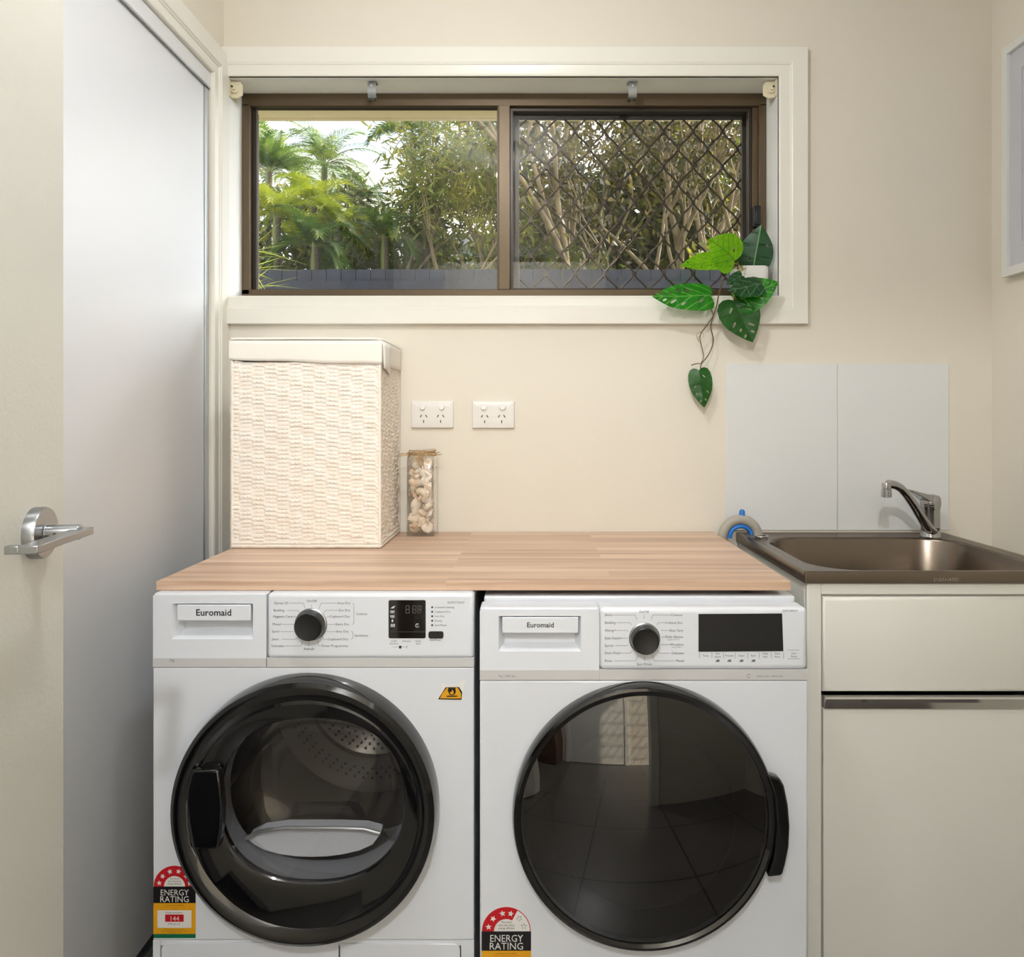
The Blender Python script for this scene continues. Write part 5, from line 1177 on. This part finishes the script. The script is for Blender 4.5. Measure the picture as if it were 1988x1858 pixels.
# neighbour's house, pale blue patch behind the fence
nh = thing('neighbour_house', (-0.35, 12.5, GZ), 'pale blue house wall glimpsed behind the fence', 'house')
M_nh = mat('pale_blue_render', (196, 222, 228), 0.7)
w = MB(); w.box(-1.25, 0.3, 12.0, 15.0, GZ, 3.85); ob('wall', w, M_nh, nh, smooth=0)
w = MB(); w.prism([(-1.45, 3.85), (0.5, 3.85), (0.3, 4.05), (-1.3, 4.05)], 11.6, 15.4); ob('roof', w, mat('grey_roof', (150, 150, 150), 0.6), nh, smooth=0)

def leaflets(w, pts, L, width, n, fold, m=0, droop=0.35, start=0.12):
    """pinnate leaflets either side of the rachis pts"""
    N_ = len(pts)-1
    for k in range(n):
        t = start+(1-start)*k/(n-1); f_ = t*N_; i = min(int(f_), N_-1); q = f_-i; p = pts[i].lerp(pts[i+1], q); tan = (pts[i+1]-pts[i]).normalized()
        side = tan.cross(Vector((0, 0, 1)));
        if side.length < 1e-3: side = Vector((1, 0, 0))
        side.normalize(); up = side.cross(tan)
        ln = L*(math.sin(math.pi*(0.12+0.82*t))**0.6)*random.uniform(0.85, 1.1); ang = math.radians(62-38*t)
        for s in (-1, 1):
            d = (side*s*math.sin(ang)+tan*math.cos(ang)+up*fold).normalized(); a = p; b = p+d*ln*0.5-Vector((0, 0, droop*ln*0.12)); c = p+d*ln-Vector((0, 0, droop*ln*random.uniform(0.7, 1.2)))
            wv = tan*width*0.5
            w.add([a-wv*0.5, a+wv*0.5, b+wv, b-wv, c], [(0, 1, 2, 3), (3, 2, 4)], m)

def frond(base, az, el, L, bend, llen, lw, n):
    pts = []; p = Vector(base); k = 14; e = el
    for i in range(k+1):
        pts.append(p.copy()); d = Vector((math.cos(az)*math.cos(e), math.sin(az)*math.cos(e), math.sin(e))); p = p+d*L/k; e -= bend/k*(0.5+i/k)
    w = MB(); w.tube(pts, [0.014*(1-0.85*i/k)*L/1.6 for i in range(k+1)], 5, m=1); leaflets(w, pts, llen, lw, n, 0.25)
    return w
M_palm1 = leaf_mat('palm_green', (52, 78, 34), (88, 112, 46), (128, 138, 62), scale=2.5, transl=0.5)
M_palm2 = leaf_mat('palm_yellow_green', (92, 116, 30), (150, 160, 40), (190, 186, 52), scale=2.5, transl=0.55)
M_palm3 = leaf_mat('palm_deep', (44, 70, 26), (76, 104, 34), (120, 134, 42), scale=2.0, transl=0.45)
M_rach = mat('palm_stalk', (104, 108, 50), 0.6); M_trunk = mat('palm_trunk', (92, 84, 66), 0.9, var=(70, 62, 48), vscale=5, stretch=(1, 1, 14))
def palm(name, label, x, y, top, L, n, m, seed, el=(15, 80), bend=1.5, llen=0.42, lw=0.035, nl=30, tr=0.055, cat='palm', grp=None):
    random.seed(seed); t = thing(name, (x, y, GZ), label, cat, grp)
    w = MB(); w.tube([(x+0.02*math.sin(i), y, GZ+(top-GZ)*i/8) for i in range(9)], [tr*(1.15-0.3*i/8) for i in range(9)], 12); ob('trunk', w, M_trunk, t, smooth=60)
    w = MB(); w.tube([(x, y, top-0.25), (x, y, top-0.1), (x, y, top+0.1)], [tr*0.85, tr*0.95, tr*0.4], 10); ob('crownshaft', w, M_rach, t, smooth=60)
    for i in range(n):
        az = 2*math.pi*i/n*1.0+random.uniform(-0.25, 0.25)+i*2.4; e = math.radians(el[0]+(el[1]-el[0])*((i*0.618) % 1))
        ob('frond', frond((x, y, top), az, e, L*random.uniform(0.85, 1.1), bend*random.uniform(0.8, 1.2), llen, lw, nl), [m, M_rach], t, smooth=0)
def at(px, py, y): return P(px, py, y)
PL = [  # name, label, px, py, depth, frond length, fronds, material, elevation range, bend
 ('feather_palm', 'tall feathery palm rising highest in the left half of the window', 628, 322, 8.0, 0.66, 15, M_palm1, (0, 85), 1.9),
 ('feather_palm', 'upright green palm at the left edge of the window', 520, 335, 7.2, 0.52, 13, M_palm1, (30, 88), 1.0),
 ('feather_palm', 'palm with drooping fronds just right of the tallest palm', 700, 392, 7.6, 0.46, 13, M_palm3, (0, 75), 1.9),
 ('golden_palm', 'yellow-green palm in front of the tallest palm', 605, 400, 6.6, 0.46, 14, M_palm2, (5, 80), 1.9),
 ('golden_palm', 'bright yellow-green palm low in the middle of the left pane', 655, 438, 6.2, 0.36, 14, M_palm2, (0, 75), 1.9),
 ('golden_palm', 'yellow-green palm low beside the left window frame', 535, 425, 6.0, 0.42, 14, M_palm2, (10, 80), 1.7),
 ('feather_palm', 'green palm under the narrow-leaved tree in the left pane', 825, 430, 6.4, 0.44, 13, M_palm1, (5, 80), 1.6),
 ('feather_palm', 'palm with arching fronds at the top of the gap of sky', 800, 262, 7.0, 0.52, 13, M_palm3, (0, 80), 2.0),
 ('feather_palm', 'small dark palm above the fence in the middle of the left pane', 745, 465, 6.1, 0.38, 13, M_palm3, (0, 80), 1.9),
 ('feather_palm', 'low dark palm just above the fence on the left', 610, 480, 5.8, 0.40, 14, M_palm3, (0, 80), 1.9),
 ('golden_palm', 'yellow-green palm far back between the two dark palms', 700, 440, 8.8, 0.55, 13, M_palm2, (0, 80), 1.8),
 ('feather_palm', 'green palm furthest back on the left', 570, 345, 9.2, 0.62, 14, M_palm1, (0, 85), 1.7)]
for i, (nm, lb, px, py, yy, L, n, m, el, bd) in enumerate(PL):
    q = at(px, py, yy); palm(nm, lb, q.x, yy, q.z, L, n, m, i+1, el=el, bend=bd, llen=L*0.42, lw=0.011, nl=46, tr=0.028)

# spiky yucca close outside the left corner
random.seed(21); yu = thing('yucca', (-1.19, 2.95, GZ), 'spiky green yucca close outside the left corner of the window', 'yucca')
M_yuc = leaf_mat('yucca_leaf', (120, 140, 50), (176, 184, 84), scale=4, transl=0.5)
w = MB(); w.tube([(-1.19, 2.95, GZ), (-1.20, 2.95, 1.0), (-1.19, 2.95, 1.80)], [0.07, 0.055, 0.05], 12); ob('trunk', w, M_trunk, yu, smooth=60)
w = MB()
for i in range(120):
    az = random.uniform(0, 2*math.pi); el = math.radians(random.uniform(-45, 70)); b = Vector((-1.19, 2.95, 1.76+random.uniform(-0.12, 0.12))); d = Vector((math.cos(az)*math.cos(el), math.sin(az)*math.cos(el), math.sin(el))); L = random.uniform(0.20, 0.30)
    s_ = d.cross(Vector((0, 0, 1))).normalized()*0.004; c = b+d*L; w.add([b-s_, b+s_, b+d*L*0.5+s_*1.1, b+d*L*0.5-s_*1.1, c-Vector((0, 0, 0.02))], [(0, 1, 2, 3), (3, 2, 4)])
ob('foliage', w, M_yuc, yu, smooth=0)

# trees
M_narrow = leaf_mat('narrow_leaf', (70, 84, 30), (120, 126, 50), (168, 160, 72), scale=3, transl=0.5)
M_gum = leaf_mat('dark_olive_leaf', (48, 46, 20), (76, 70, 34), (112, 100, 50), scale=2, transl=0.45)
M_bark = mat('pale_bark', (150, 134, 104), 0.85, var=(104, 90, 66), vscale=4, stretch=(3, 3, 0.7))
def tree(name, label, x, y, base_z, h, seed, nl, lm, leaf_len, leaf_w, lean=(0, 0), r0=0.06, spread=0.6, trunks=1, depth=5, first=0.38, cat='tree', clump=0.22, bark=M_bark, rad=9, cxo=0.0, zmin=-9):
    random.seed(seed); t = thing(name, (x, y, base_z), label, cat); wb = MB(); tips = []
    def grow(p, d, L, r, k):
        pts = [p.copy()]; n = 5
        for i in range(n):
            d = (d+Vector((random.uniform(-1, 1), random.uniform(-1, 1), random.uniform(-0.6, 0.8)))*0.13).normalized()
            if abs(p.x-x-cxo) > rad: d.x = -abs(d.x)*math.copysign(0.6, p.x-x-cxo); d.normalize()
            p = p+d*L/n; pts.append(p.copy())
            if k <= 2: tips.append(p.copy())
        wb.tube(pts, [r*(1-0.45*i/n) for i in range(n+1)], 7 if k > 2 else 5)
        if k > 0:
            for j in range(2 if random.random() < 0.45 else 3):
                nd = (d+Vector((random.uniform(-1, 1), random.uniform(-1, 1), random.uniform(-0.3, 0.6)))*spread).normalized(); grow(p, nd, L*random.uniform(0.62, 0.85), r*0.58, k-1)
    for q in range(trunks): grow(Vector((x+random.uniform(-0.12, 0.12)*trunks, y+random.uniform(-0.1, 0.1)*trunks, base_z)), Vector((lean[0]+random.uniform(-0.25, 0.25), lean[1], 1)).normalized(), h*first, r0, depth)
    ob('branches', wb, bark, t, smooth=60)
    w = MB(); vs = []; fs = []
    for i in range(nl):
        c = random.choice(tips)
        if c.z < zmin: continue
        c = c+Vector([max(-clump*1.6, min(clump*1.6, random.gauss(0, clump))) for _ in range(3)]); d = Vector([random.gauss(0, 1) for _ in range(3)]); d.z -= 0.3; d.normalize()
        s_ = d.cross(Vector([random.gauss(0, 1) for _ in range(3)])); s_.normalize(); L = leaf_len*random.uniform(0.7, 1.2); k = len(vs); m_ = c+d*L*0.45
        vs += [c, m_+s_*leaf_w, c+d*L, m_-s_*leaf_w]; fs.append((k, k+1, k+2, k+3))
    w.add(vs, fs); ob('foliage', w, lm, t, smooth=0)
M_bush = leaf_mat('bush_leaf', (40, 50, 18), (80, 88, 28), (140, 138, 44), scale=2.2, transl=0.5)
tree('narrow_leaved_tree', 'bushy narrow-leaved tree filling the right side of the left pane', at(890, 0, 6.6).x, 6.6, GZ, 4.1, 31, 6500, M_narrow, 0.13, 0.010, depth=4, first=0.33, spread=0.6, trunks=2, clump=0.15, r0=0.045, rad=0.42, zmin=2.75)
tree('twisted_tree', 'tree with pale twisted trunks in the middle of the right pane', at(1240, 0, 7.0).x, 7.0, GZ, 4.6, 44, 7500, M_gum, 0.09, 0.016, depth=5, first=0.36, spread=0.6, trunks=3, clump=0.22, r0=0.085)
tree('twisted_tree', 'pale leaning tree at the right end of the window', at(1420, 0, 7.6).x, 7.6, GZ, 4.8, 52, 7500, M_gum, 0.09, 0.016, lean=(-0.2, 0), depth=5, first=0.34, spread=0.65, trunks=3, clump=0.24, r0=0.07)
tree('dark_leaved_tree', 'dark leafy tree at the left side of the right pane', at(1060, 0, 8.4).x, 8.4, GZ, 4.9, 63, 2600, M_gum, 0.09, 0.016, depth=5, first=0.34, spread=0.6, trunks=2, rad=0.9, cxo=0.3, clump=0.24, r0=0.06)
for i, (px, yy, top, lb, sd) in enumerate(((545, 6.9, 400, 'dense bush behind the fence at the left of the window', 71), (650, 7.3, 385, 'dense yellow-green bush below the tallest palm', 72), (770, 6.9, 430, 'dense bush below the gap of sky', 73), (840, 8.6, 480, 'dense bush behind the trunk of the narrow-leaved tree', 74),
        (1085, 9.6, 345, 'large dark bush far behind the dark leafy tree', 79), (1235, 10.2, 235, 'tall dark bush far behind the middle of the security screen', 80), (1300, 10.2, 215, 'tall olive bush far behind, right of the middle of the security screen', 81), (1410, 10.2, 215, 'tall dark bush far behind the right end of the window', 82), (1010, 10.2, 400, 'tall olive bush far behind the centre post of the window', 83),
        (1050, 6.4, 500, 'low bush above the fence at the left of the right pane', 75), (1210, 9.0, 300, 'wide bush behind the pale trunks', 76), (1350, 9.2, 260, 'wide bush behind the security screen, right of the pale trunks', 77), (1440, 6.6, 500, 'low bush at the right end of the fence', 78))):
    random.seed(sd); p = at(px, top, yy); t = thing('garden_bush', (p.x, yy, GZ), lb, 'bush'); w = MB()
    for k in range(5): w.tube([(p.x+random.uniform(-0.1, 0.1), yy, GZ), (p.x+random.uniform(-0.4, 0.4), yy+random.uniform(-0.2, 0.2), p.z*0.55), (p.x+random.uniform(-0.7, 0.7), yy+random.uniform(-0.3, 0.3), p.z*0.85)], [0.03, 0.02, 0.008], 6)
    ob('stems', w, M_bark, t, smooth=60)
    w = MB(); vs = []; fs = []
    big = yy > 8.5
    for q_ in range(4200):
        u = [random.gauss(0, 1) for _ in range(3)]; l_ = math.sqrt(sum(a*a for a in u)); rr_ = random.uniform(0.55, 1.0)
        bump_ = 1+0.22*math.sin(u[0]/l_*5+sd)*math.cos(u[2]/l_*6+sd)
        c = Vector((p.x+u[0]/l_*0.75*rr_*bump_, yy+u[1]/l_*0.5*rr_, 1.5+(p.z-1.5)*0.5+u[2]/l_*max(0.45, (p.z-1.5)*0.5+0.2)*rr_*bump_)); d = Vector([random.gauss(0, 1) for _ in range(3)]).normalized(); s_ = d.cross(Vector([random.gauss(0, 1) for _ in range(3)])).normalized()
        L = random.uniform(0.07, 0.13)*(1.5 if big else 1); k = len(vs); m_ = c+d*L*0.5; lw_ = 0.032 if big else 0.018; vs += [c, m_+s_*lw_, c+d*L, m_-s_*lw_]; fs.append((k, k+1, k+2, k+3))
    w.add(vs, fs); ob('foliage', w, M_bush, t, smooth=0)
